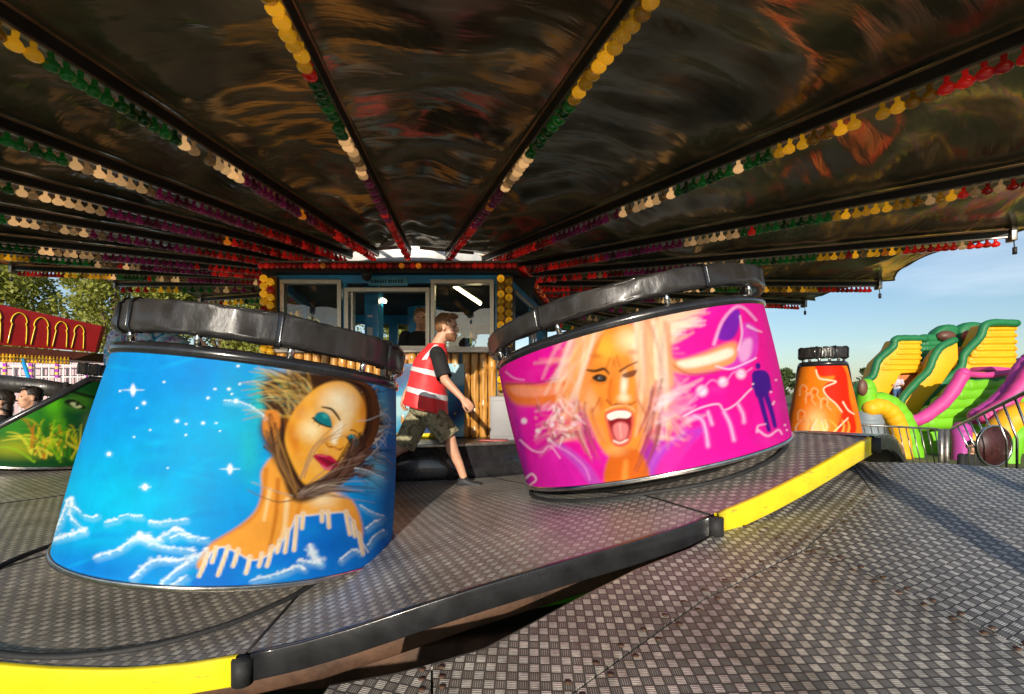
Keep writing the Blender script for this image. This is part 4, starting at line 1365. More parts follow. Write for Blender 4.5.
# ------------------------------------------------------------------ pay booth
BX0, BX1, BY = -2.89, -.03, 5.9
FL = 1.345
RZ = 3.33
bth = empty('pay_booth', 'blue control booth in the middle with red bulb rim and bamboo front', 'booth', (0, 0, 0))
def wbox(bm, x0, x1, y0, y1, z0, z1, bev=.004, mi=0):
    box(bm, ((x0 + x1) / 2, (y0 + y1) / 2, (z0 + z1) / 2), (x1 - x0, y1 - y0, z1 - z0), None, bev, mi)
def fx(px): return (px - 512) / F * BY
def fz(py): return EYE + (HZ - py) / F * BY
sx, sy = .62, 8.9      # back right corner
# blue header and posts of the front
bm = bmesh.new()
wbox(bm, BX0, BX1, BY, BY + .06, fz(283), RZ)
wbox(bm, BX0, fx(281), BY, BY + .06, FL, fz(283))
wbox(bm, fx(343), fx(346), BY, BY + .06, fz(348), fz(283))
wbox(bm, fx(495), BX1, BY, BY + .06, FL, fz(283))
wbox(bm, BX0, BX1, BY + .0, BY + .05, FL, fz(349))
obj('front_wall', bm, 'blue_paint', bth, smooth=False)
# side and back walls with openings
bm = bmesh.new()
def wall_seg(bm, p, q_, z0, z1, th=.05):
    p, q_ = Vector(p), Vector(q_)
    d = q_ - p
    c = (p + q_) / 2
    box(bm, (c.x, c.y, (z0 + z1) / 2), (d.length, th, z1 - z0), Matrix.Rotation(math.atan2(d.y, d.x), 3, 'Z'), .004)
SR0, SR1 = (BX1 - .03, BY + .03), (sx, sy)
SL0, SL1 = (BX0 + .03, BY + .03), (-3.5, sy)
for p_, q_ in ((SR0, SR1), (SL0, SL1)):
    wall_seg(bm, p_, q_, FL, 2.3)
    wall_seg(bm, p_, q_, 3.2, RZ)
    for t_ in (.02, .5, .98):
        c_ = lerp(p_, q_, t_); d_ = lerp(p_, q_, min(1, t_ + .03))
        wall_seg(bm, c_, lerp(p_, q_, t_ + .035), 2.3, 3.2)
wall_seg(bm, SL1, SR1, FL, 2.1)
wall_seg(bm, SL1, SR1, 3.15, RZ)
for t_ in (.0, .3, .42, .62, .75, .96):
    wall_seg(bm, lerp(SL1, SR1, t_), lerp(SL1, SR1, t_ + .04), 2.1, 3.15)
obj('walls', bm, 'blue_paint', bth, smooth=False)
bm = bmesh.new()   # roof with rim
vs = [(-3.0, BY - .12), (.06, BY - .12), (sx + .1, sy + .1), (-3.6, sy + .1)]
lo_ = [bm.verts.new((x, y, RZ + .002)) for x, y in vs]; hi_ = [bm.verts.new((x, y, RZ + .13)) for x, y in vs]
bm.faces.new(lo_[::-1]); bm.faces.new(hi_)
for k in range(4): bm.faces.new((lo_[k], lo_[(k + 1) % 4], hi_[(k + 1) % 4], hi_[k]))
roof = obj('roof', bm, 'dark', bth, smooth=False)
for (p_, q_, n_, th) in (((-3.0, BY - .13), (.06, BY - .13), 46, -PI / 2), ((.07, BY - .12), (sx + .12, sy), 40, -.2)):
    for k in range(n_):
        c_ = lerp(p_, q_, (k + .5) / n_)
        nx, ny = (0, -1) if n_ == 46 else (1, -.2)
        bulb(roof, (c_[0], c_[1], RZ + .06), 'red' if rb_.random() > .05 else 'amber', (R(-90), 0, 0) if n_ == 46 else (0, R(-90), 0), 1.0)
bm = bmesh.new()
wbox(bm, -3.02, .08, BY - .14, BY - .122, RZ + .115, RZ + .135)
obj('rim_trim', bm, 'steel', roof)
# columns of yellow bulbs
for (pa, pb, ncol, nm) in ((497, 513, 2, 'right'), (266, 279, 2, 'left')):
    bm = bmesh.new()
    wbox(bm, fx(pa), fx(pb), BY - .05, BY - .004, fz(436), fz(277))
    pl = obj('bulb_column', bm, M('bronze_board_' + nm, (.16, .1, .03), .4), bth)
    for r_ in range(17):
        for c_ in range(ncol):
            px_ = pa + (pb - pa) * (c_ + .5) / ncol
            py_ = 281 + r_ * 7.6 + (3.4 if c_ % 2 else 0)
            if 392 < py_: continue
            bulb(pl, (fx(px_), BY - .055, fz(py_)), 'red' if rb_.random() < .06 else 'yellow', (R(-90), 0, 0), 1.35)
# window frames and panes
def window(x0, x1, z0, z1, w=.05, glass=True, mull=None):
    bm = bmesh.new()
    y0, y1 = BY - .035, BY + .07
    wbox(bm, x0, x1, y0, y1, z1 - w, z1); wbox(bm, x0, x1, y0, y1, z0, z0 + w)
    wbox(bm, x0, x0 + w, y0, y1, z0 + w, z1 - w); wbox(bm, x1 - w, x1, y0, y1, z0 + w, z1 - w)
    if mull: wbox(bm, mull, mull + .025, y0 + .01, y1, z0 + w, z1 - w)
    o = obj('window_frame', bm, 'alu', bth, smooth=False)
    if glass:
        bm = bmesh.new()
        wbox(bm, x0 + w, x1 - w, BY + .01, BY + .014, z0 + w, z1 - w, 0)
        obj('pane', bm, 'glass', o, smooth=False)
    return o
window(fx(281), fx(342), fz(350), fz(280))
window(fx(431), fx(494), fz(351), fz(280))
window(fx(345), fx(430), fz(350), fz(288), .05, False, fx(345) + .08)
# sill shelf
bm = bmesh.new()
wbox(bm, BX0, fx(496), BY - .1, BY + .02, fz(353), fz(349.5))
obj('sill', bm, 'alu', bth)
# light blue sign plate over the hatch
bm = bmesh.new()
wbox(bm, fx(369), fx(408), BY - .03, BY - .002, fz(286), fz(277))
sg = obj('sign_plate', bm, M('sign_blue', (.08, .35, .5), .4), bth)
bm = bmesh.new()
x_ = fx(372)
rs = random.Random(11)
while x_ < fx(403):
    w_ = rs.uniform(.012, .03)
    wbox(bm, x_, x_ + w_, BY - .034, BY - .03, fz(283.4), fz(280.6) + rs.uniform(-.008, .012), 0)
    x_ += w_ + rs.uniform(.008, .02)
obj('worn_lettering', bm, M('sign_ink', (.02, .06, .12), .5), sg)
# spotlight bracket
bm = bmesh.new()
tube(bm, [(fx(372), BY - .12, RZ), (fx(373), BY - .2, fz(280))], .012, 6)
tube(bm, [(fx(372), BY - .14, fz(274)), (fx(374), BY - .3, fz(282))], [.03, .06], 12)
obj('spotlight', bm, 'dark', bth)
# bamboo canes below the sills
for k, px_ in enumerate(list(np.arange(466.5, 494, 8.6)) + list(np.arange(284, 460, 8.6))):
    bm = bmesh.new()
    z0, z1 = fz(437), fz(354)
    if 4 > k: z1_ = z1
    pts, rad = [], []
    zz = z0
    nodes = sorted(rs.uniform(z0, z1) for _ in range(4))
    for s_ in np.linspace(z0 + .002, z1, 36):
        near = min(abs(s_ - n_) for n_ in nodes)
        rad.append(.05 + (.01 if near < .02 else 0)); pts.append((0, 0, s_))
    tube(bm, pts, rad, 12)
    obj('bamboo_cane', bm, 'bamboo', bth, loc=(fx(px_), BY - .045, 0))
# short canes band & wave mural
m, t, b = newmat('wave_mural')
tc = t.node('ShaderNodeTexCoord').outputs['Object']
wv = t.node('ShaderNodeTexWave', {'Vector': t.node('ShaderNodeMapping', {'Vector': tc, 'Rotation': (0, R(35), 0), 'Scale': (1., 1., 1.)}).outputs[0], 'Scale': 1.4, 'Distortion': 4., 'Detail': 3.}, wave_type='RINGS').outputs[0]
t.l.new(t.ramp(wv, [(.0, (.004, .03, .12)), (.4, (.01, .13, .3)), (.8, (.02, .25, .42)), (.97, (.3, .5, .55))]), b.inputs['Base Color'])
b.inputs['Roughness'].default_value = .25
bm = bmesh.new()
wbox(bm, fx(392), fx(465), BY - .1, BY - .085, fz(436), fz(364))
obj('wave_mural', bm, m, bth, smooth=False)
bm = bmesh.new()
wbox(bm, fx(398), fx(447), BY - .108, BY - .102, fz(437), fz(432.5), 0)
obj('yellow_kick_strip', bm, 'yellow', bth)
# pale metal box at the foot of the bulb column
bm = bmesh.new()
wbox(bm, fx(491), fx(516), BY - .32, BY - .06, FL, fz(396), .01)
wbox(bm, fx(493), fx(514), BY - .33, BY - .32, FL + .04, fz(400), .004)
o = obj('meter_cabinet', bm, M('grey_cabinet', (.26, .26, .27), .5, 0, .1))
tag(o, 'pale grey metal cabinet on the deck right of the bamboo', 'cabinet')
bm = bmesh.new()
wbox(bm, fx(482), fx(508), BY - .5, BY - .34, FL + .003, FL + .02, .004)
o = obj('deck_mat', bm, 'red_vinyl')
tag(o, 'flat red strip lying on the deck in front of the pale cabinet', 'mat')
bm = bmesh.new()
wbox(bm, fx(405), fx(424), BY - .4, BY - .26, FL + .003, FL + .02, .004)
o = obj('deck_mat', bm, 'red_vinyl')
tag(o, 'flat red strip lying on the deck behind the striding man', 'mat')
# interior: blue column, tubes, console
bm = bmesh.new()
wbox(bm, fx(352), fx(367), BY + .5, BY + .75, FL, RZ)
cl = obj('inner_column', bm, 'blue_paint', bth, smooth=False)
bm = bmesh.new()
wbox(bm, fx(355), fx(361), BY + .49, BY + .496, fz(334), fz(322), 0)
wbox(bm, fx(355.5), fx(361), BY + .49, BY + .496, fz(311), fz(308.5), 0)
obj('notice', bm, 'white', cl, smooth=False)
TUBE = emit_mat('tube_light', (1., .82, .45), 18.)
for (pa, pb) in ((P(367, 293.5, 6.6), P(386, 302, 6.6)), (P(454, 286, 6.5), P(481, 304, 6.5))):
    bm = bmesh.new()
    tube(bm, [pa, pb], .022, 8)
    fxx = obj('light_tube', bm, TUBE, bth)
    bm = bmesh.new()
    tube(bm, [pa + Vector((0, 0, .04)), pb + Vector((0, 0, .04))], (.03, .012), 8)
    obj('light_fitting', bm, 'white_metal', fxx)
bm = bmesh.new()
wbox(bm, fx(432), fx(480), BY + .3, BY + .7, FL, 2.42, .02)
wbox(bm, fx(445), fx(462), BY + .35, BY + .6, 2.42, 2.62, .03)
obj('console', bm, 'dark', bth)
bm = bmesh.new()
wbox(bm, -3.0, .3, BY + .1, sy, RZ - .02, RZ - .002, 0)
obj('ceiling', bm, 'dark', bth)
# angled right side window
bm = bmesh.new()
d_ = (Vector((SR1[0], SR1[1], 0)) - Vector((SR0[0], SR0[1], 0)))
for (t0, t1) in ((.06, .46), (.54, .94)):
    a_, c_ = lerp(SR0, SR1, t0), lerp(SR0, SR1, t1)
    off = .045
    for (z0, z1) in ((2.3, 2.34), (3.16, 3.2)):
        wall_seg(bm, (a_[0] + off, a_[1]), (c_[0] + off, c_[1]), z0, z1, .03)
    for e_ in (a_, c_):
        tube(bm, [(e_[0] + off, e_[1], 2.3), (e_[0] + off, e_[1], 3.2)], .02, 6)
obj('side_window_frame', bm, 'alu', bth)

# ------------------------------------------------------------------ people
def remesh(o, vox, it=3):
    r_ = o.modifiers.new('r', 'REMESH'); r_.mode = 'VOXEL'; r_.voxel_size = vox; r_.use_smooth_shade = True
    s_ = o.modifiers.new('s', 'SMOOTH'); s_.factor = .5; s_.iterations = it
    dg_ = bpy.context.evaluated_depsgraph_get()
    me = bpy.data.meshes.new_from_object(o.evaluated_get(dg_))
    old = o.data
    o.modifiers.clear(); o.data = me
    bpy.data.meshes.remove(old)
    me.shade_smooth()
    return o


def capsule(bm, a, b_, ra, rb2, n=10):
    a, b_ = Vector(a), Vector(b_)
    pts = [a.lerp(b_, k / 5) for k in range(6)]
    tube(bm, pts, [ra + (rb2 - ra) * k / 5 for k in range(6)], n)
    ball(bm, a, ra, 10); ball(bm, b_, rb2, 10)


def head(bm, c, fwd, up, s=1.):
    fwd = Vector(fwd).normalized(); up = Vector(up); up = (up - fwd * up.dot(fwd)).normalized()
    side = up.cross(fwd)
    Rm = Matrix((fwd, side, up)).transposed()
    q = lambda x, y, z: Vector(c) + (fwd * x + side * y + up * z) * s
    ball(bm, q(-.012, 0, .03), (.098 * s, .076 * s, .092 * s), 20, Rm)
    ball(bm, q(.028, 0, -.045), (.062 * s, .058 * s, .075 * s), 16, Rm)
    ball(bm, q(.055, 0, -.092), (.028 * s, .032 * s, .022 * s), 12, Rm)
    ball(bm, q(.07, 0, .035), (.022 * s, .055 * s, .018 * s), 12, Rm)
    tube(bm, [q(.082, 0, .012), q(.098, 0, -.012), q(.106, 0, -.028)], [.009 * s, .012 * s, .015 * s], 8)
    ball(bm, q(.088, 0, -.062), (.012 * s, .024 * s, .012 * s), 10, Rm)
    for k in (-1, 1):
        ball(bm, q(.06, k * .042, -.015), (.022 * s, .02 * s, .018 * s), 10, Rm)
        ball(bm, q(-.008, k * .078, -.008), (.018 * s, .01 * s, .03 * s), 10, Rm)
    return q, Rm


def face_bits(parent, q, Rm, s=1., inv=None):
    bm = bmesh.new()
    for k in (-1, 1):
        ball(bm, q(.079, k * .031, .012), (.009 * s, .012 * s, .006 * s), 10, Rm)
    bmesh.ops.transform(bm, matrix=inv, verts=bm.verts)
    obj('eyes', bm, 'eye', parent)
    bm = bmesh.new()
    ball(bm, q(.096, 0, -.063), (.007 * s, .022 * s, .005 * s), 10, Rm)
    bmesh.ops.transform(bm, matrix=inv, verts=bm.verts)
    obj('mouth', bm, 'lip', parent)


def hand(bm, wrist, palm_dir, curl_dir, side, s=1.):
    """relaxed half-curled hand: palm and five unequal fingers"""
    d = Vector(palm_dir).normalized(); c = Vector(curl_dir); c = (c - d * c.dot(d)).normalized()
    w = d.cross(c) * side
    wr = Vector(wrist)
    for k, o_ in enumerate((-.026, -.009, .009, .026)):
        tube(bm, [wr + w * o_ * .7, wr + d * .045 * s + w * o_, wr + d * .085 * s + w * o_], [.014 * s, .015 * s, .013 * s], 8)
    L = (.034, .04, .037, .028)
    for k, o_ in enumerate((-.028, -.0095, .0095, .027)):
        b0 = wr + d * .088 * s + w * o_ * s
        p1 = b0 + (d * .8 + c * .6) * L[k] * s
        p2 = p1 + (d * .1 + c * 1.) * L[k] * .7 * s
        p3 = p2 + (d * -.6 + c * .6) * L[k] * .55 * s
        tube(bm, [b0 - d * .01, b0, p1, p2, p3], [.0095 * s, .0098 * s, .009 * s, .0085 * s, .007 * s], 8)
        ball(bm, p3, .0075 * s, 6)
    b0 = wr + d * .03 * s - w * .03 * s
    tube(bm, [wr + d * .015, b0, b0 + (d * .7 - w * .35 + c * .5) * .035 * s, b0 + (d * 1.2 - w * .2 + c * 1.1) * .05 * s], [.013 * s, .013 * s, .011 * s, .009 * s], 8)
    ball(bm, b0 + (d * 1.2 - w * .2 + c * 1.1) * .05 * s, .009 * s, 6)


def loft(bm, secs, seg=28, close=False, mi=0, fold=0., seed=0.):
    """secs: list of (centre, xdir, ydir, rx, ry)"""
    rings = []
    for i, (c, xd, yd, rx, ry) in enumerate(secs):
        c = Vector(c); xd = Vector(xd).normalized(); yd = Vector(yd).normalized()
        ring = []
        for k in range(seg):
            a = 2 * PI * k / seg
            f = 1 + fold * (noise.noise(Vector((math.cos(a) * 2 + seed, math.sin(a) * 2, i * .45))) )
            ring.append(bm.verts.new(c + xd * math.cos(a) * rx * f + yd * math.sin(a) * ry * f))
        rings.append(ring)
    for i in range(len(rings) - 1):
        for k in range(seg):
            f = bm.faces.new((rings[i][k], rings[i][(k + 1) % seg], rings[i + 1][(k + 1) % seg], rings[i + 1][k]))
            f.material_index = mi
    if close:
        bm.faces.new(rings[0][::-1]); bm.faces.new(rings[-1])
    return rings


# --- the attendant striding to the right
D = 4.8
root_loc = Vector((P(440, 487, D).x, D, .95))
J = dict(head=P(447, 328, D), neck=P(436, 347, D), chest=P(431, 366, D), belly=P(427, 388, D), pelvis=P(425, 404, D),
         shR=P(437, 354, D - .16), shL=P(433, 354, D + .18), elR=P(445, 380, D - .26), wrR=P(463, 399, D - .3),
         elL=P(414, 378, D + .24), wrL=P(404, 398, D + .2),
         hipR=P(427, 408, D - .09), hipL=P(423, 408, D + .1), knR=P(450, 438, D - .1), anR=P(464, 478, D - .08),
         knL=P(404, 447, D + .1), anL=P(374, 463, D + .1))
inv = Matrix.Translation(-root_loc)
bm = bmesh.new()
fwd = Vector((1, -.12, -.06))
hq, hR = head(bm, J['head'] + Vector((0.0, 0, -.0)), fwd, (0.06, 0, 1), 1.1)
tube(bm, [J['chest'] + Vector((.0, 0, .04)), J['neck'], J['head'] + Vector((-.02, 0, -.04))], [.09, .062, .058], 12)
secs = [(J['pelvis'] - Vector((0, 0, .06)), (1, 0, 0), (0, 1, 0), .12, .15), (J['pelvis'], (1, 0, 0), (0, 1, 0), .125, .165), (J['belly'], (1, 0, 0), (0, 1, 0), .115, .15),
        (J['chest'], (1, 0, 0), (0, 1, 0), .125, .175), (J['neck'] - Vector((.01, 0, .08)), (1, 0, 0), (0, 1, 0), .09, .16), (J['neck'] - Vector((0, 0, .02)), (1, 0, 0), (0, 1, 0), .06, .07)]
loft(bm, secs, 20, True)
for s_ in 'RL':
    capsule(bm, J['sh' + s_], J['el' + s_], .056, .043)
    capsule(bm, J['el' + s_], J['wr' + s_], .045, .028)
    capsule(bm, J['hip' + s_], J['kn' + s_], .085, .057)
    k_, an = J['kn' + s_], J['an' + s_]
    mid = k_.lerp(an, .3) + Vector((-.018, 0, 0))
    tube(bm, [k_, mid, k_.lerp(an, .65), an], [.054, .06, .044, .036], 12)
    ball(bm, k_, .057, 12)
hand(bm, J['wrR'], J['wrR'] - J['elR'] + Vector((.02, 0, -.01)), (0.1, .5, -.5), 1, 1.05)
hand(bm, J['wrL'], (-.1, 0, -1), (.6, -.3, 0), -1, 1.)
# feet (shod)
bmesh.ops.transform(bm, matrix=inv, verts=bm.verts)
man = obj('person', bm, 'skin', loc=root_loc)
tag(man, 'man in red high visibility vest and camouflage shorts striding to the right past the booth', 'person')
remesh(man, .008, 3)
face_bits(man, hq, hR, 1.1, inv)
def shoe(parent, an, fd, inv, mat='shoe', s=1.):
    fd = Vector(fd).normalized()
    up = Vector((0, 0, 1)); up = (up - fd * up.dot(fd)).normalized(); sd = up.cross(fd)
    bm = bmesh.new()
    c = Vector(an)
    sec = []
    for (x, zt, w) in ((-.075, .03, .028), (-.06, .075, .038), (-.02, .11, .042), (.03, .085, .043), (.08, .055, .047), (.13, .045, .047), (.17, .034, .038), (.19, .02, .02)):
        base = c + fd * x * s - up * .085 * s
        sec.append((base + up * zt * s * .5, sd, up, w * s, zt * .5 * s + .004))
    loft(bm, sec, 16, True)
    bmesh.ops.transform(bm, matrix=inv, verts=bm.verts)
    o = obj('shoe', bm, mat, parent)
    bm = bmesh.new()
    sec = []
    for (x, w) in ((-.08, .03), (-.06, .04), (0, .043), (.08, .05), (.14, .049), (.18, .038), (.197, .015)):
        sec.append((c + fd * x * s - up * .088 * s, sd, up, w * s, .011 * s))
    loft(bm, sec, 12, True)
    bmesh.ops.transform(bm, matrix=inv, verts=bm.verts)
    obj('sole', bm, 'dark', o)
shoe(man, J['anR'] + Vector((0, 0, .0)), (1, -.15, .05), inv)
shoe(man, J['anL'], (.3, 0, -1), inv)
# T-shirt
bm = bmesh.new()
X_, Y_ = Vector((1, 0, 0)), Vector((0, 1, 0))
loft(bm, [(J['pelvis'] + Vector((0, 0, .05)), X_, Y_, .135, .175), (J['belly'], X_, Y_, .13, .165), (J['chest'], X_, Y_, .14, .19), (J['neck'] - Vector((.015, 0, .07)), X_, Y_, .105, .175),
          (J['neck'] - Vector((.005, 0, .015)), X_, Y_, .073, .085)], 24, False)
for s_ in 'RL':
    a_, e_ = J['sh' + s_], J['el' + s_]
    d = (e_ - a_); ax, ay = frame_of(d)
    loft(bm, [(a_ - d * .12, ax, ay, .05, .05), (a_, ax, ay, .075, .075), (a_ + d * .4, ax, ay, .07, .07), (a_ + d * .78, ax, ay, .073, .076), (a_ + d * .9, ax, ay, .074, .078)], 18, False, 0, .12, 3)
    ball(bm, a_ + Vector((0, 0, 0)), .077, 12)
bmesh.ops.transform(bm, matrix=inv, verts=bm.verts)
obj('t_shirt', bm, 'black_cloth', man)
# vest: flared, open sleeves
TL = (1, 0, -.26)
vs_ = [(P(425, 409, D), TL, Y_, .215, .235, 1), (P(426, 399, D), TL, Y_, .2, .225, 1), (P(427, 388, D), TL, Y_, .185, .21, 1), (P(429, 374, D), TL, Y_, .17, .2, 1),
       (P(431, 362, D), (1, 0, -.12), Y_, .155, .195, 1), (P(434, 353, D), X_, Y_, .125, .17, 1), (P(436, 347, D), X_, Y_, .085, .11, 1), (P(437, 344, D), X_, Y_, .075, .085, 1)]
def vest_loft(t0, t1, off, n):
    bm = bmesh.new()
    sec = []
    for k in range(n + 1):
        t_ = t0 + (t1 - t0) * k / n
        f = t_ * (len(vs_) - 1); i = min(int(f), len(vs_) - 2); u = f - i
        a_, b_ = vs_[i], vs_[i + 1]
        sec.append((Vector(a_[0]).lerp(Vector(b_[0]), u), Vector(a_[1]).lerp(Vector(b_[1]), u), Vector(a_[2]), a_[3] + (b_[3] - a_[3]) * u + off, a_[4] + (b_[4] - a_[4]) * u + off))
    rings = []
    for (c, xd, yd, rx, ry), kk in zip(sec, range(n + 1)):
        t_ = t0 + (t1 - t0) * kk / n
        ring = []
        for k in range(48):
            a = 2 * PI * k / 48
            f = 1 + .09 * (1 - t_) * noise.noise(Vector((math.cos(a) * 2.2, math.sin(a) * 2.2, t_ * 3))) + .02 * noise.noise(Vector((math.cos(a) * 6, math.sin(a) * 6, t_ * 12)))
            ring.append(bm.verts.new(c + xd.normalized() * math.cos(a) * rx * f + yd * math.sin(a) * ry * f))
        rings.append(ring)
    for i in range(n):
        for k in range(48):
            # arm hole around the shoulders
            c = (rings[i][k].co + rings[i + 1][k].co) / 2
            if t1 - t0 > .5 and ((c - J['shR']).length < .085 or (c - J['shL']).length < .085): continue
            bm.faces.new((rings[i][k], rings[i][(k + 1) % 48], rings[i + 1][(k + 1) % 48], rings[i + 1][k]))
    bmesh.ops.transform(bm, matrix=inv, verts=bm.verts)
    return bm
vest = obj('vest', vest_loft(0, 1, .012, 40), 'vest', man)
vest.modifiers.new('t', 'SOLIDIFY').thickness = .006
for (t0, t1) in ((.19, .255), (.42, .475)):
    obj('reflective_band', vest_loft(t0, t1, .019, 4), 'reflect', vest)
bm = bmesh.new()   # shoulder stripe down the back
sp = []
for (px_, py_, dd) in ((437, 344, -.12), (431, 348, -.19), (425, 358, -.2), (421, 370, -.18), (419.5, 377, -.17)):
    sp.append(P(px_, py_, D + dd))
for i, p_ in enumerate(sp):
    pass
prev = None
for p_ in sp:
    a_, b_ = bm.verts.new(p_ + Vector((-.026, 0, 0))), bm.verts.new(p_ + Vector((.026, -.004, .004)))
    if prev: bm.faces.new((prev[0], prev[1], b_, a_))
    prev = (a_, b_)
bmesh.ops.transform(bm, matrix=inv, verts=bm.verts)
o = obj('reflective_strip', bm, 'reflect', vest)
sw = o.modifiers.new('w', 'SHRINKWRAP'); sw.target = vest; sw.offset = .006; sw.wrap_mode = 'ABOVE_SURFACE'
# shorts
bm = bmesh.new()
loft(bm, [(J['pelvis'] + Vector((0, 0, .08)), X_, Y_, .14, .175), (J['pelvis'], X_, Y_, .145, .18), (J['pelvis'] - Vector((0, 0, .07)), X_, Y_, .155, .185), (J['pelvis'] - Vector((0, 0, .12)), X_, Y_, .1, .14)], 26, True)
for s_ in 'RL':
    a_, e_ = J['hip' + s_], J['kn' + s_]
    d = e_ - a_; ax, ay = frame_of(d)
    loft(bm, [(a_ - d * .02, ax, ay, .08, .085), (a_ + d * .14, ax, ay, .1, .11), (a_ + d * .5, ax, ay, .112, .118), (a_ + d * .85, ax, ay, .108, .11), (a_ + d * .98, ax, ay, .112, .112)], 24, False, 0, .14, 9)
bmesh.ops.transform(bm, matrix=inv, verts=bm.verts)
obj('shorts', bm, 'camo', man)


def hair_mesh(q, Rm, s, inv, m, parent, full=False, jaw=None):
    bm = bmesh.new()
    ball(bm, q(-.022, 0, .052), (.096 * s, .083 * s, .085 * s), 20, Rm)
    ball(bm, q(-.04, 0, .01), (.07 * s, .078 * s, .07 * s), 16, Rm)
    ball(bm, q(.035, 0, .105), (.06 * s, .06 * s, .03 * s), 14, Rm)
    if full:
        ball(bm, q(-.05, 0, -.08), (.05 * s, .08 * s, .12 * s), 14, Rm)
    for v in bm.verts:
        v.co += Vector((noise.noise(v.co * 40), noise.noise(v.co * 40 + Vector((7, 0, 0))), noise.noise(v.co * 40 + Vector((0, 9, 0))))) * .012
    bmesh.ops.transform(bm, matrix=inv, verts=bm.verts)
    o = obj('hair', bm, m, parent)
    if jaw:
        bm = bmesh.new()
        ball(bm, q(.034, 0, -.07), (.061 * s, .061 * s, .05 * s), 16, Rm)
        ball(bm, q(.062, 0, -.098), (.028 * s, .034 * s, .024 * s), 12, Rm)
        bmesh.ops.transform(bm, matrix=inv, verts=bm.verts)
        obj('beard', bm, jaw, parent)
    return o
hair_mesh(hq, hR, 1.1, inv, 'hair', man, jaw='beard')


def seated(label, hd, fw, skin, shirt, hairm, s=1., full=False, arms=None, low=.55, name='person', legs=None, glasses=False, trousers=None, jaw=None):
    """figure seen from the waist up or sitting; hd = head centre, fw = facing"""
    hd = Vector(hd); fw = Vector(fw).normalized(); up = Vector((0, 0, 1)); sd = up.cross(fw)
    base = hd - up * low * s * 1.25
    inv = Matrix.Translation(-base)
    bm = bmesh.new()
    q, Rm = head(bm, hd, fw, up, s)
    nk = hd - up * .13 * s - fw * .02 * s; ch = nk - up * .2 * s - fw * .01 * s; pv = nk - up * .5 * s
    tube(bm, [ch, nk, hd - fw * .02 * s], [.09 * s, .06 * s, .055 * s], 12)
    loft(bm, [(pv - up * .08 * s, fw, sd, .1 * s, .14 * s), (pv, fw, sd, .12 * s, .16 * s), (ch, fw, sd, .115 * s, .175 * s), (nk - up * .06 * s, fw, sd, .08 * s, .15 * s), (nk, fw, sd, .055 * s, .06 * s)], 18, True)
    J_ = {}
    for k, nm in ((1, 'a'), (-1, 'b')):
        sh = nk - up * .075 * s + sd * k * .175 * s
        el = sh - up * .26 * s + sd * k * .05 * s + fw * .06 * s
        wr = el + fw * .22 * s - sd * k * .06 * s + up * .03 * s
        if arms: wr = el + Vector(arms) * s - sd * k * .04
        capsule(bm, sh, el, .052 * s, .042 * s); capsule(bm, el, wr, .042 * s, .028 * s)
        hand(bm, wr, wr - el, -up, k, s)
        J_[nm] = (sh, el, wr)
    if legs:
        for k, nm in ((1, 'c'), (-1, 'd')):
            hp_ = pv - up * .04 * s + sd * k * .09 * s
            kn = hp_ + (fw * legs[0] - up * legs[1]) * s
            an = kn + (fw * legs[2] - up * legs[3]) * s
            capsule(bm, hp_, kn, .085 * s, .058 * s); capsule(bm, kn, an, .056 * s, .036 * s)
            J_[nm] = (hp_, kn, an)
    bmesh.ops.transform(bm, matrix=inv, verts=bm.verts)
    o = obj(name, bm, skin, loc=base)
    tag(o, label, 'person')
    remesh(o, .011 * s, 2)
    if glasses:
        bm = bmesh.new()
        for k in (-1, 1): ball(bm, q(.088, k * .032, .012), (.008, .027, .019), 10, Rm)
        box(bm, q(.093, 0, .016), (.008, .03, .006), Rm)
        bmesh.ops.transform(bm, matrix=inv, verts=bm.verts)
        obj('sunglasses', bm, 'black_paint', o)
    else:
        face_bits(o, q, Rm, s, inv)
    hair_mesh(q, Rm, s, inv, hairm, o, full, jaw)
    bm = bmesh.new()
    loft(bm, [(pv - up * .02 * s, fw, sd, .14 * s, .175 * s), (pv + up * .15 * s, fw, sd, .135 * s, .17 * s), (ch, fw, sd, .135 * s, .195 * s), (nk - up * .055 * s, fw, sd, .1 * s, .17 * s), (nk - up * .012 * s, fw, sd, .068 * s, .078 * s)], 22, False, 0, .05, 2)
    for nm in 'ab':
        a_, e_, w_ = J_[nm]
        d = e_ - a_; ax, ay = frame_of(d)
        loft(bm, [(a_ - d * .15, ax, ay, .045 * s, .045 * s), (a_, ax, ay, .072 * s, .072 * s), (a_ + d * .4, ax, ay, .066 * s, .066 * s), (a_ + d * .8, ax, ay, .068 * s, .07 * s)], 16, False, 0, .1, 5)
        ball(bm, a_, .072 * s, 10)
    bmesh.ops.transform(bm, matrix=inv, verts=bm.verts)
    obj('shirt', bm, shirt, o)
    if legs:
        bm = bmesh.new()
        for nm in 'cd':
            a_, k_, n_ = J_[nm]
            capsule(bm, a_, k_, .1 * s, .07 * s); capsule(bm, k_, n_, .068 * s, .05 * s)
        ball(bm, pv - up * .02, (.14 * s, .18 * s, .12 * s), 14)
        bmesh.ops.transform(bm, matrix=inv, verts=bm.verts)
        obj('trousers', bm, trousers or 'black_cloth', o)
        for nm in 'cd':
            shoe(o, J_[nm][2], fw, inv, 'shoe', s)
    return o


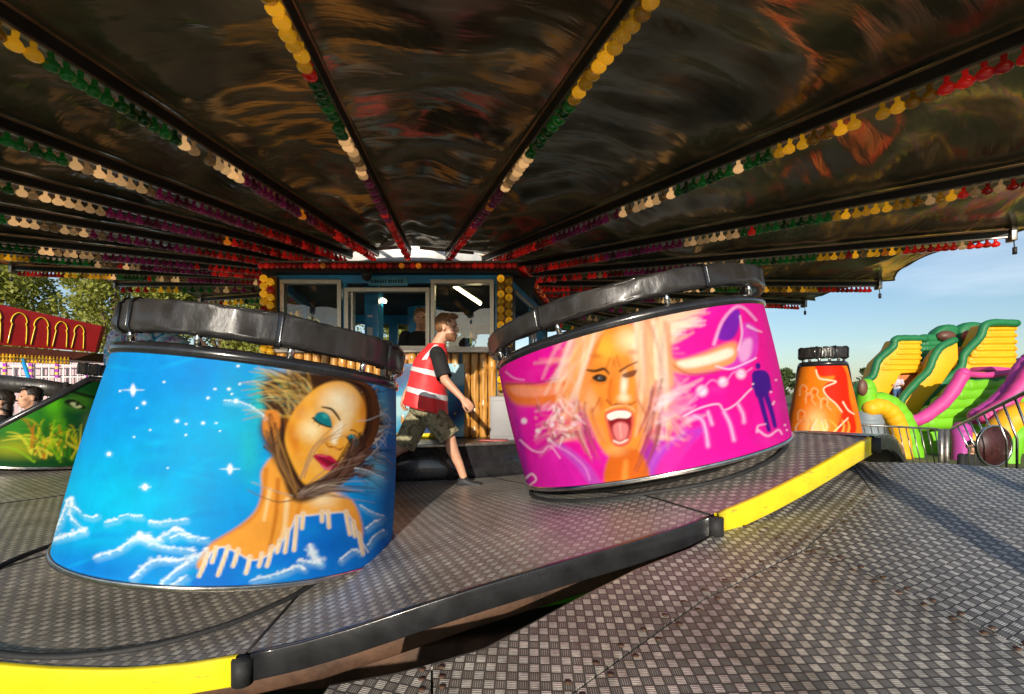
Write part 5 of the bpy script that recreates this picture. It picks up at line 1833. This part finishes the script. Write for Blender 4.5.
seated('young man in black t-shirt standing inside the booth behind the open hatch', P(421, 319, 6.25), (.15, -1, -.05), 'skin', 'black_cloth', 'hair', 1.12, low=.6, legs=(0.0, .46, 0, .44), jaw=None)
seated('dark haired rider in black in the green car, the one nearer its painted panel', P(30, 398, 6.0), (-.5, -.85, .05), 'skin', 'black_cloth', 'hair_dark', 1.1, True, legs=(.42, .05, .05, .4))
seated('rider in black at the left picture edge in the green car', P(1, 402, 5.9), (-.7, -.6, .0), 'skin_far', 'black_cloth', 'hair_dark', 1.1, True, legs=(.42, .05, .05, .4))

# ------------------------------------------------------------------ things on the right: railings, slide, treeline
fence = empty('railing', 'low steel barrier railing on the grass behind the walkway edge', 'railing', (0, 0, 0))
r0, r1 = P(846, 424, 10.6), P(938, 429, 10.4)
bm = bmesh.new()
tube(bm, [r0, r1], .022, 8)
obj('rail', bm, 'steel', fence)
bm = bmesh.new()
tube(bm, [(r0.x, r0.y, .12), (r1.x, r1.y, .12)], .018, 8)
obj('rail', bm, 'steel', fence)
for k in range(13):
    p_ = r0.lerp(r1, (k + .5) / 13)
    bm = bmesh.new()
    tube(bm, [p_, (p_.x + .22, p_.y, .12)], .012, 6)
    obj('bar', bm, 'steel', fence)
for nm, px_ in (('a', 941), ('b', 946.5)):
    p_ = P(px_, 430, 10.2)
    bm = bmesh.new()
    tube(bm, [(p_.x, p_.y, 0), (p_.x, p_.y, p_.z + .02)], .05, 12)
    obj('post', bm, 'steel', fence)
hr = empty('handrail', 'bright steel sloping handrail at the right picture edge, with bent bars', 'handrail', (0, 0, 0))
pA, pB, pC = P(951, 429, 9.6), P(1024, 393, 5.0), P(1120, 345, 3.6)
bm = bmesh.new()
tube(bm, [pA, pA.lerp(pB, .5), pB, pC], .024, 10)
obj('top_rail', bm, 'steel', hr)
for k, px_ in enumerate((957, 963, 969, 976, 983.5, 993, 1003, 1015, 1030, 1048)):
    t_ = (px_ - 951) / 73
    # depth along rail by projection
    best = min(np.linspace(0, 1.6, 400), key=lambda u: abs((512 + F * (pA.lerp(pB, u).x if u <= 1 else pB.lerp(pC, (u - 1)).x) / (pA.lerp(pB, u).y if u <= 1 else pB.lerp(pC, (u - 1)).y)) - px_))
    p_ = pA.lerp(pB, best) if best <= 1 else pB.lerp(pC, best - 1)
    bm = bmesh.new()
    kn = p_ + Vector((.12 * p_.y / 6, -.05, -.42))
    tube(bm, [p_, kn, (kn.x, kn.y, max(.2, p_.z - 1.15))], .014, 8)
    obj('bar', bm, 'chrome', hr)
bm = bmesh.new()
dc = P(994, 446, 6.6)
prf = [(.0, -.01), (.27, -.01), (.27, .01), (.0, .01)]
mt_ = Matrix.Translation(dc) @ Matrix.Rotation(R(8), 4, 'Z') @ Matrix.Rotation(R(90), 4, 'X')
sweep_arc(bm, [(.001, .012), (.262, .012), (.262, -.012), (.001, -.012)], 0, 2 * PI, 36, closed_prof=False)
bmesh.ops.transform(bm, matrix=mt_, verts=bm.verts)
dsc = obj('disc_plate', bm, M('maroon', (.05, .012, .012), .5, 0, .5, 20), hr)
bm = bmesh.new()
sweep_arc(bm, rrect(.262, .29, -.018, .018, .006, 2), 0, 2 * PI, 36)
bmesh.ops.transform(bm, matrix=mt_, verts=bm.verts)
obj('disc_rim', bm, 'chrome', dsc)
seated('person in sunglasses and dark top standing behind the railing', P(972, 447, 10.0), (-.2, -1, 0), 'skin', 'black_cloth', 'hair_dark', 1.0, legs=(.02, .44, -.02, .42), glasses=True)

# inflatable slide
INF = {}
def inf_mat(n_, c, sc_=3.):
    INF[n_] = M('inflatable_' + n_, c, .55, 0, .12, 1.2, .5, 3.5, coat=0)
inf_mat('yellow', (.82, .4, .003)); inf_mat('green', (.01, .16, .05)); inf_mat('lime', (.16, .5, .01)); inf_mat('pink', (.6, .05, .25)); inf_mat('bed', (.5, .17, .04)); inf_mat('magenta', (.42, .05, .3)); inf_mat('grey', (.2, .24, .26))
SD = 16.
KS = SD / 24
c6 = CR(850, 300, 3.856)
sl = empty('inflatable_slide', 'giant yellow, green and pink inflatable slide beyond the railings', 'inflatable slide', (P(940, 0, SD).x, SD, 0))
sinv = Matrix.Translation((-sl.location.x, -SD, 0))
def infl(name, pts, d0, th, mat_, bev=.16, ribs=0, crop=True, label=None):
    pts = c6(*pts) if crop else pts
    bm = bmesh.new()
    d0 = SD + (d0 - SD) * KS; th = th * KS; bev = bev * KS
    vs = [bm.verts.new(P(x, y, d0)) for x, y in pts]
    f = bm.faces.new(vs)
    r_ = bmesh.ops.extrude_face_region(bm, geom=[f])
    for v in [g_ for g_ in r_['geom'] if isinstance(g_, bmesh.types.BMVert)]:
        v.co.y += th; 
    bmesh.ops.recalc_face_normals(bm, faces=bm.faces)
    try:
        bmesh.ops.bevel(bm, geom=[e for e in bm.edges], offset=bev, segments=3, affect='EDGES', profile=.5, clamp_overlap=True)
    except Exception:
        pass
    bmesh.ops.transform(bm, matrix=sinv, verts=bm.verts)
    o = obj(name, bm, INF[mat_], sl)
    if label: o['label'] = label
    return o
def inf_tube(name, pts, d, rad, mat_, crop=True):
    pts = c6(*pts) if crop else pts
    p = spl(np.array(pts, float), False, 6)
    bm = bmesh.new()
    dd = d if isinstance(d, (list, tuple)) else (d, d)
    dd = [SD + (q_ - SD) * KS for q_ in dd]; rad = rad * KS
    n_ = len(p)
    q = [P(x, y, dd[0] + (dd[1] - dd[0]) * k / (n_ - 1)) for k, (x, y) in enumerate(p)]
    rad_ = [rad * (1 + .05 * math.sin(k * 1.9)) for k in range(n_)]
    tube(bm, q, rad_, 12)
    ball(bm, q[0], rad, 10); ball(bm, q[-1], rad, 10)
    bmesh.ops.transform(bm, matrix=sinv, verts=bm.verts)
    return obj(name, bm, INF[mat_], sl)
def px_m(px): return px * SD / F
# left wall
infl('left_wall', [(8, 400), (40, 352), (95, 300), (118, 240), (170, 190), (188, 152), (275, 148), (278, 280), (200, 284), (140, 390), (112, 450), (110, 640), (20, 640)], SD + .8, 1., 'yellow', .12)
for k in range(6):
    y0 = 165 + k * 20
    x0 = (188, 186, 176, 150, 128, 118)[k] + 6
    inf_tube('wall_tube', [(x0, y0), (268, y0 - 1)], SD + .84, .1, 'yellow')
inf_tube('left_edge_tube', [(-10, 440), (15, 355), (55, 318), (90, 290), (110, 232), (165, 182), (176, 152), (230, 148), (290, 150)], SD + .9, .18, 'green')
# bed left
infl('slide_bed', [(196, 276), (300, 270), (292, 330), (210, 430), (200, 475), (108, 470), (130, 400)], SD + 1.2, .5, 'bed', .06)
infl('slide_bed', [(420, 180), (480, 190), (440, 300), (350, 400), (280, 470), (240, 450)], SD + 1.3, .5, 'bed', .06)
# back wall tubes
for k in range(7):
    inf_tube('back_tube', [(278, 152 + k * 19), (352, 148 + k * 19)], SD + 2.2, .27, 'green')
infl('back_arch', [(318, 150), (340, 115), (375, 92), (410, 92), (432, 108), (440, 150), (430, 200), (330, 220)], SD + 2.5, .7, 'green', .25)
infl('back_arch', [(425, 112), (450, 88), (485, 80), (520, 85), (545, 110), (530, 200), (430, 210)], SD + 2.3, .7, 'green', .25)
for (x, y, rx, ry) in ((370, 140, 38, 24), (458, 140, 26, 26)):
    p_ = P(850 + x / 3.856, 300 + y / 3.856, SD + 1.9 * KS)
    bm = bmesh.new(); ball(bm, p_, (px_m(rx / 3.856), .2, px_m(ry / 3.856)), 16)
    bmesh.ops.transform(bm, matrix=sinv, verts=bm.verts)
    obj('decor_panel', bm, M('inflatable_brown', (.12, .05, .03), .5, 0, .5, 2.) if x == 370 else M('inflatable_red', (.4, .05, .03), .5, 0, .5, 2.), sl)
# middle divider
infl('divider_wall', [(395, 160), (420, 158), (424, 230), (362, 320), (292, 400), (262, 450), (200, 450), (212, 395), (262, 330), (305, 285), (330, 225), (355, 190)], SD + .2, .8, 'yellow', .14)
inf_tube('divider_edge_tube', [(192, 440), (200, 385), (255, 318), (300, 274), (322, 222), (350, 182), (400, 156)], SD + .1, .18, 'green')
# right wall
infl('right_wall', [(530, 92), (640, 88), (648, 262), (545, 275), (430, 300), (455, 235), (500, 160)], SD + .6, 1., 'yellow', .14)
for k in range(6):
    x0 = (534, 520, 505, 490, 472, 462)[k]
    inf_tube('wall_tube', [(x0, 112 + k * 26), (634, 110 + k * 26)], SD + .64, .12, 'yellow')
inf_tube('right_edge_tube', [(640, 90), (530, 92), (500, 145), (440, 210), (425, 262), (360, 318), (300, 380), (280, 430)], SD + .5, .19, 'green')
infl('right_chute', [(425, 280), (440, 300), (390, 380), (320, 440), (270, 450), (330, 340)], SD + .9, .6, 'yellow', .1)
# catch pool, lime with pink rims
infl('pool_wall', [(440, 290), (640, 285), (700, 300), (700, 640), (240, 640), (215, 472), (280, 462), (380, 395)], SD - 1.6, .7, 'lime', .2)
for k in range(5):
    inf_tube('pool_tube', [(430 - k * 40, 330 + k * 36), (535, 325 + k * 34), (680, 310 + k * 34)], (SD - 1.8, SD - 1.7), .4, 'lime')
infl('pool_inner_shade', [(440, 285), (640, 275), (640, 330), (535, 345), (420, 350)], SD - 2.1, .5, 'green', .1)  # dark green slab stands in for the shade inside the pool
inf_tube('pink_rim', [(215, 462), (270, 460), (370, 385), (437, 284)], (SD - 2.2, SD - 2.4), .27, 'pink')
inf_tube('pink_rim', [(437, 284), (530, 290), (640, 276)], (SD - 2.4, SD - 2.), .14, 'pink')
infl('pink_deck', [(545, 255), (632, 262), (640, 275), (525, 272)], SD - 1.4, 1., 'pink', .05)
inf_tube('pink_rim', [(490, 450), (560, 405), (630, 335), (672, 262), (700, 230)], (SD - 3., SD - 3.4), .36, 'magenta')
inf_tube('pink_rim', [(520, 450), (600, 400), (660, 330), (720, 240)], (SD - 3.5, SD - 3.8), .3, 'pink')
# entrance arch and column on the left
inf_tube('arch', [(75, 405), (110, 390), (160, 410), (200, 460), (225, 530), (245, 620)], SD - 2.6, .42, 'lime')
inf_tube('arch_inner', [(80, 418), (118, 412), (160, 440), (188, 500), (205, 610)], SD - 3.1, .36, 'yellow')
inf_tube('column', [(60, 338), (64, 470)], SD - 2.8, .4, 'lime')
inf_tube('column_base', [(66, 460), (68, 560)], SD - 2.8, .6, 'grey')
p_ = P(850 + 48 / 3.856, 300 + 338 / 3.856, SD - 3.45 * KS)
bm = bmesh.new(); ball(bm, p_, (.14, .1, .24), 16)
bmesh.ops.transform(bm, matrix=sinv, verts=bm.verts)
obj('decor_panel', bm, bpy.data.materials['inflatable_brown'], sl)
inf_tube('hoop', [(560, 640), (575, 520), (640, 450), (720, 440)], SD - 4.2, .5, 'yellow')
inf_tube('hoop', [(600, 640), (625, 540), (680, 500), (740, 500)], SD - 4.4, .4, 'lime')
for (x, y, m_) in ((600, 560, 'pink'), (430, 560, 'magenta'), (470, 600, 'yellow')):
    inf_tube('pillar', [(x, y - 60), (x, y + 120)], SD - 3.6, .34, m_)
seated('child in blue sliding down the left orange chute of the inflatable slide', P(897, 376, SD + .6), (-.6, -.8, .1), 'skin', M('pale_shirt', (.5, .45, .5), .7), 'hair_dark', .72, legs=(.42, .25, .3, .2), trousers=M('denim', (.06, .14, .3), .8))


def leaf_cloud(bm, c, rad, n, size, rnd, hollow=.55):
    for _ in range(n):
        while True:
            v = Vector((rnd.uniform(-1, 1), rnd.uniform(-1, 1), rnd.uniform(-1, 1)))
            L = v.length
            if hollow < L < 1: break
        p = Vector(c) + Vector((v.x * rad[0], v.y * rad[1], v.z * rad[2]))
        s_ = size * rnd.uniform(.6, 1.4)
        a_ = Vector((rnd.gauss(0, 1), rnd.gauss(0, 1), rnd.gauss(0, 1))).normalized()
        b_ = a_.cross(Vector((rnd.gauss(0, 1), rnd.gauss(0, 1), rnd.gauss(0, 1)))).normalized()
        vs = [bm.verts.new(p + a_ * s_), bm.verts.new(p + b_ * s_ * .5), bm.verts.new(p - a_ * s_), bm.verts.new(p - b_ * s_ * .5)]
        bm.faces.new(vs)


def tree(label, x, y, h, w, n, size, mat_, seed, clumps=16, name='tree', z0=0., trunk=.25):
    rnd = random.Random(seed)
    root = empty(name, label, 'tree', (x, y, z0), group='trees standing beyond the fair')
    bm = bmesh.new()
    cl = []
    for k in range(clumps):
        a = rnd.uniform(0, 2 * PI); r_ = math.sqrt(rnd.random()) * w * .75
        zz = h * rnd.uniform(.3, .92)
        cl.append(Vector((r_ * math.cos(a), r_ * math.sin(a) * .8, zz)))
    for c in cl:
        leaf_cloud(bm, c, (w * rnd.uniform(.22, .42), w * rnd.uniform(.22, .4), h * rnd.uniform(.08, .16)), n // clumps, size, rnd)
    obj('crown', bm, mat_, root, smooth=False)
    bm = bmesh.new()
    tube(bm, [(0, 0, 0), (.1, 0, h * .3), (-.05, .1, h * .6), (0, 0, h * .85)], [trunk, trunk * .8, trunk * .5, trunk * .15], 10)
    for c in cl[:9]:
        tube(bm, [(0, 0, h * .35), c * .6 + Vector((0, 0, h * .1)), c], [trunk * .35, trunk * .22, .03], 6)
    obj('trunk', bm, 'bark', root)
    return root


tl = [('broad sunlit tree at the left picture edge above the red stall', -19.5, 17.5, 8.4), ('leafy tree between the left edge and the red stall end', -14.8, 18., 7.8),
      ('bright green tree above the right end of the red stall', -11.2, 18.6, 8.6), ('leafy tree behind the headrest of the blue car', -7.6, 19, 7.6), ('leafy tree glimpsed left of the booth', -4.2, 20, 7.2),
      ('tall tree behind the left tree row', -17, 24, 11)]
for k, (lab, x, y, h) in enumerate(tl):
    tree(lab, x, y, h, 3.0, 13000, .085, 'leaf', 20 + k, 20)
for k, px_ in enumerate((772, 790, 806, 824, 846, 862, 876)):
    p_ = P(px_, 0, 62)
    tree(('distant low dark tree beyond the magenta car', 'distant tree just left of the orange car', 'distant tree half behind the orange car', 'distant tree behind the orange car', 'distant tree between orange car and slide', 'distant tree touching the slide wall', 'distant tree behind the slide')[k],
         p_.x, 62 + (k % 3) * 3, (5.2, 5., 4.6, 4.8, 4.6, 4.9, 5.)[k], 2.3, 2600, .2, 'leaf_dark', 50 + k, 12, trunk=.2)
# far hedge line so the horizon is closed
bm = bmesh.new()
rnd = random.Random(77)
for k in range(90):
    x = -70 + k * 1.9
    leaf_cloud(bm, (x, 66 + rnd.uniform(-2, 2), 1.6 + rnd.uniform(-.3, .9)), (1.9, 1.5, 1.9), 160, .26, rnd, .3)
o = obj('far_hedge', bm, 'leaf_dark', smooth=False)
tag(o, kind='stuff', label='far dark hedge along the horizon', cat='hedge')

bm = bmesh.new()  # hedge added behind the camera and at the sides to darken window reflections
for k in range(60):
    x = -60 + k * 2.1
    leaf_cloud(bm, (x, -36 + rnd.uniform(-2, 2), 3 + rnd.uniform(-.5, .6)), (2.4, 1.5, 3.2), 420, .34, rnd, .2)
for k in range(50):
    for x in (-50, 62):
        leaf_cloud(bm, (x, -34 + k * 2.1, 2.6 + rnd.uniform(-.3, 1.)), (1.5, 2.4, 3.), 160, .32, rnd, .2)
o = obj('sky_block_hedge', bm, 'leaf_dark', smooth=False)
tag(o, kind='stuff', label='hedge and trees added round the fairground to block low sky', cat='hedge')
for (x, y, r_, lab) in ((2.0, -.15, .085, 'unseen steel post added for its shadow band on the walkway, nearer the platform'), (2.75, -.5, .06, 'thin unseen steel post added for its shadow, farther out on the walkway'), (4.7, -.6, .12, 'thick unseen steel post added for its shadow at the outer side of the walkway')):
    bm = bmesh.new()  # unseen post, added to cast a shadow band across the walkway
    tube(bm, [(0, 0, 0), (0, 0, 3.75)], r_, 16)
    pr = obj('shadow_post', bm, 'steel', loc=(x, y, 0))
    tag(pr, lab, 'post', kind='thing')
    bm = bmesh.new()
    tube(bm, [(0, 0, walk_z(x, y) + .0), (0, 0, walk_z(x, y) + .03)], r_ * 1.9, 16)
    obj('base_plate', bm, 'steel', pr)

# ------------------------------------------------------------------ left background: red stall, white structure, inflatable top
ST = 12.
stall = empty('game_stall', 'red fairground stall with yellow outlined arches on its fascia', 'stall', (P(0, 0, ST).x, ST, 0))
sin_ = Matrix.Translation((-stall.location.x, -ST, 0))
bm = bmesh.new()
def quad_slab(bm, pts, th):
    vs = [bm.verts.new(p_) for p_ in pts]
    f = bm.faces.new(vs)
    r_ = bmesh.ops.extrude_face_region(bm, geom=[f])
    for v in [g_ for g_ in r_['geom'] if isinstance(g_, bmesh.types.BMVert)]: v.co.y += th
    bmesh.ops.recalc_face_normals(bm, faces=bm.faces)
L0, L1 = 10.6, 13.2     # near (left) and far (right) depth
def sp_(px, py):
    t_ = (px + 60) / 162
    return P(px, py, 1 / ((1 - t_) / L0 + t_ / L1))
RED = M('stall_red', (.36, .012, .01), .4, 0, .15, 3, coat=.2)
quad_slab(bm, [sp_(-60, 292), sp_(102, 326), sp_(95, 352), sp_(-60, 340)], .12)
bmesh.ops.transform(bm, matrix=sin_, verts=bm.verts)
fa_ = obj('fascia', bm, RED, stall, smooth=False)
for (x0, w) in ((-44, 21), (-16.5, 20.5), (10.5, 19.5), (33.5, 17.5), (55, 14.5), (74, 12)):
    tp = 292 + (x0 + w / 2 + 60) * .21 + 4
    bt = 340 + (x0 + w / 2 + 60) * .078 - 3
    H_ = bt - tp
    pts = [(x0 - 1.5, bt), (x0 + w * .1, tp + H_ * .5), (x0 + w * .16, tp + H_ * .36), (x0 + w * .1, tp + H_ * .28), (x0 + w * .22, tp + H_ * .1), (x0 + w * .5, tp), (x0 + w * .8, tp + H_ * .1),
           (x0 + w * .92, tp + H_ * .3), (x0 + w * .86, tp + H_ * .38), (x0 + w * .9, tp + H_ * .52), (x0 + w * .86, bt + 1)]
    bm = bmesh.new()
    tube(bm, [sp_(x, y) + Vector((0, -.03, 0)) for x, y in spl(np.array(pts, float), False, 4)], .011, 6)
    bmesh.ops.transform(bm, matrix=sin_, verts=bm.verts)
    obj('arch_outline', bm, 'yellow', fa_)
bm = bmesh.new()
quad_slab(bm, [sp_(-60, 341), sp_(94, 353), sp_(72, 360), sp_(-60, 357)], 1.6)
bmesh.ops.transform(bm, matrix=sin_, verts=bm.verts)
obj('soffit', bm, M('stall_brown', (.12, .03, .015), .5), stall, smooth=False)
for row, (ya, yb) in enumerate(((352.5, 357.5), (357, 361))):
    for k in range(26):
        x = -20 + k * 3.6
        if x > 76: break
        p_ = sp_(x, ya + (yb - ya) * (k / 26)) + Vector((0, -.05, 0))
        b_ = bulb(stall, sin_ @ p_, 'yellow', (0, 0, 0), 1.2)
for px_ in (-40, 22):
    a_ = sp_(px_, 358)
    bm = bmesh.new()
    tube(bm, [a_, (a_.x + (.9 if px_ > 0 else 0), a_.y, .0)], .04, 8)
    bmesh.ops.transform(bm, matrix=sin_, verts=bm.verts)
    obj('pole', bm, 'blue_paint', stall)
# white truss structure with coloured strips behind
wt = empty('white_gantry', 'white lattice barrier with purple and yellow strips beneath the red stall', 'barrier', (P(40, 0, 15).x, 15, 0))
wi = Matrix.Translation((-wt.location.x, -15, 0))
bm = bmesh.new()
for py_ in (358, 366, 377, 392):
    tube(bm, [P(-70, py_, 15), P(118, py_, 15)], .025, 6)
for k in range(26):
    x = -66 + k * 7.2
    tube(bm, [P(x, 357, 15), (P(x, 0, 15).x, 15, 0)], .02, 6)
bmesh.ops.transform(bm, matrix=wi, verts=bm.verts)
obj('lattice', bm, 'white', wt)
for k, px_ in enumerate((5, 31, 57, 88, -24)):
    bm = bmesh.new()
    for j in range(7):
        box(bm, P(px_, 359 + j * 2.9, 14.9), (.1, .06, .085), None, .01, j % 2)
    bmesh.ops.transform(bm, matrix=wi, verts=bm.verts)
    obj('coloured_strip', bm, [M('strip_purple', (.35, .03, .4), .5) if k == 0 else bpy.data.materials['strip_purple'], 'yellow'], wt, smooth=False)
bm = bmesh.new()
quad_slab(bm, [P(-70, 359, 16), P(118, 359, 16), P(118, 440, 16), P(-70, 440, 16)], .1)
bmesh.ops.transform(bm, matrix=wi, verts=bm.verts)
obj('backing_sheet', bm, M('pale_pink', (.55, .4, .42), .7, 0, .4, 1.2), wt, smooth=False)
# dark bench back of another car on the far left
bm = bmesh.new()
tube(bm, [P(-40, 380, 7.6), P(0, 383, 7.6), P(40, 387, 7.7), P(72, 392, 7.8)], (.1, .13), 12)
for px_ in (-20, 30, 66):
    a_ = P(px_, 382, 7.68)
    tube(bm, [a_, (a_.x, a_.y, 1.2)], .03, 8)
o = obj('padded_rail', bm, 'black_vinyl')
tag(o, 'long black padded rail behind the riders of the green car', 'rail')
# airbrushed blue and white dome top behind the blue car
m, t, b = newmat('ice_paint')
tc = t.node('ShaderNodeTexCoord').outputs['Object']
nz = t.node('ShaderNodeTexNoise', {'Vector': tc, 'Scale': 3.5, 'Detail': 4., 'Distortion': 1.5}).outputs[0]
t.l.new(t.ramp(nz, [(.35, (.03, .2, .55)), (.45, (.1, .55, .75)), (.55, (.75, .85, .9)), (.62, (.3, .1, .5)), (.7, (.15, .6, .8))]), b.inputs['Base Color'])
b.inputs['Roughness'].default_value = .35
root = empty('painted_canopy_top', 'small blue, white and purple painted top rising behind the blue car', 'ride top', (P(150, 0, 9.5).x, 9.5, 1.2))
bm = bmesh.new()
for (px_, py_, r_) in ((122, 338, .26), (138, 340, .24), (152, 337, .28), (168, 340, .26), (178, 344, .22), (116, 346, .2)):
    p_ = P(px_, py_ + 4, 9.5) - root.location
    ball(bm, p_, (r_, r_ * .8, r_ * 1.1), 14)
    tube(bm, [p_, (p_.x, p_.y, 0.)], r_ * .95, 12)
obj('painted_shell', bm, m, root)

# ------------------------------------------------------------------ sky, sun, camera
EL, AZ = 15.5, 6.    # sun low behind the camera, shining forward and a little right
w = bpy.data.worlds.new('World'); sc.world = w; w.use_nodes = True
nt = w.node_tree
for n_ in list(nt.nodes): nt.nodes.remove(n_)
out = nt.nodes.new('ShaderNodeOutputWorld'); bg = nt.nodes.new('ShaderNodeBackground'); sky = nt.nodes.new('ShaderNodeTexSky')
sky.sky_type = 'NISHITA'; sky.sun_disc = False; sky.sun_elevation = R(EL)
sdir = Vector((-math.sin(R(AZ)) * math.cos(R(EL)), -math.cos(R(AZ)) * math.cos(R(EL)), math.sin(R(EL))))   # towards the sun
sky.sun_rotation = math.atan2(sdir.x, sdir.y)
sky.air_density = 1.; sky.dust_density = .8; sky.ozone_density = 2.6
bg.inputs[1].default_value = .11
# thin streaked cloud
tcn = nt.nodes.new('ShaderNodeTexCoord'); mpn = nt.nodes.new('ShaderNodeMapping'); mpn.inputs['Scale'].default_value = (1.2, 1.2, 7.)
mpn.inputs['Rotation'].default_value = (R(12), R(8), 0)
nn = nt.nodes.new('ShaderNodeTexNoise'); nn.inputs['Scale'].default_value = 2.2; nn.inputs['Detail'].default_value = 8
rp = nt.nodes.new('ShaderNodeValToRGB'); rp.color_ramp.elements[0].position = .45; rp.color_ramp.elements[1].position = .75
rp.color_ramp.elements[1].color = (.4, .4, .4, 1)
mxn = nt.nodes.new('ShaderNodeMix'); mxn.data_type = 'RGBA'; mxn.inputs[7].default_value = (9., 9.3, 9.8, 1)
nt.links.new(tcn.outputs['Generated'], mpn.inputs[0]); nt.links.new(mpn.outputs[0], nn.inputs['Vector']); nt.links.new(nn.outputs[0], rp.inputs[0])
nt.links.new(rp.outputs[0], mxn.inputs[0]); nt.links.new(sky.outputs[0], mxn.inputs[6]); nt.links.new(mxn.outputs[2], bg.inputs[0]); nt.links.new(bg.outputs[0], out.inputs[0])
sd_ = bpy.data.lights.new('sun', 'SUN'); sd_.energy = 4.1; sd_.angle = R(.6); sd_.color = (1, .9, .76)
so = bpy.data.objects.new('sun', sd_); col.objects.link(so); so.location = (0, -5, 12)
so.rotation_euler = (-sdir).to_track_quat('-Z', 'Y').to_euler()
cam = bpy.data.cameras.new('camera'); cam.lens = 17; cam.sensor_width = 36; cam.clip_end = 2000; cam.clip_start = .05
cam.shift_y = (HZ - 347) / 1024
co = bpy.data.objects.new('camera', cam); col.objects.link(co); co.location = (0, 0, EYE); co.rotation_euler = (R(90), 0, 0)
sc.camera = co
sc.view_settings.view_transform = 'Standard'; sc.view_settings.look = 'None'; sc.view_settings.exposure = .35; sc.view_settings.gamma = 1
sc.cycles.max_bounces = 8; sc.cycles.transparent_max_bounces = 12
sc.cycles.use_denoising = True
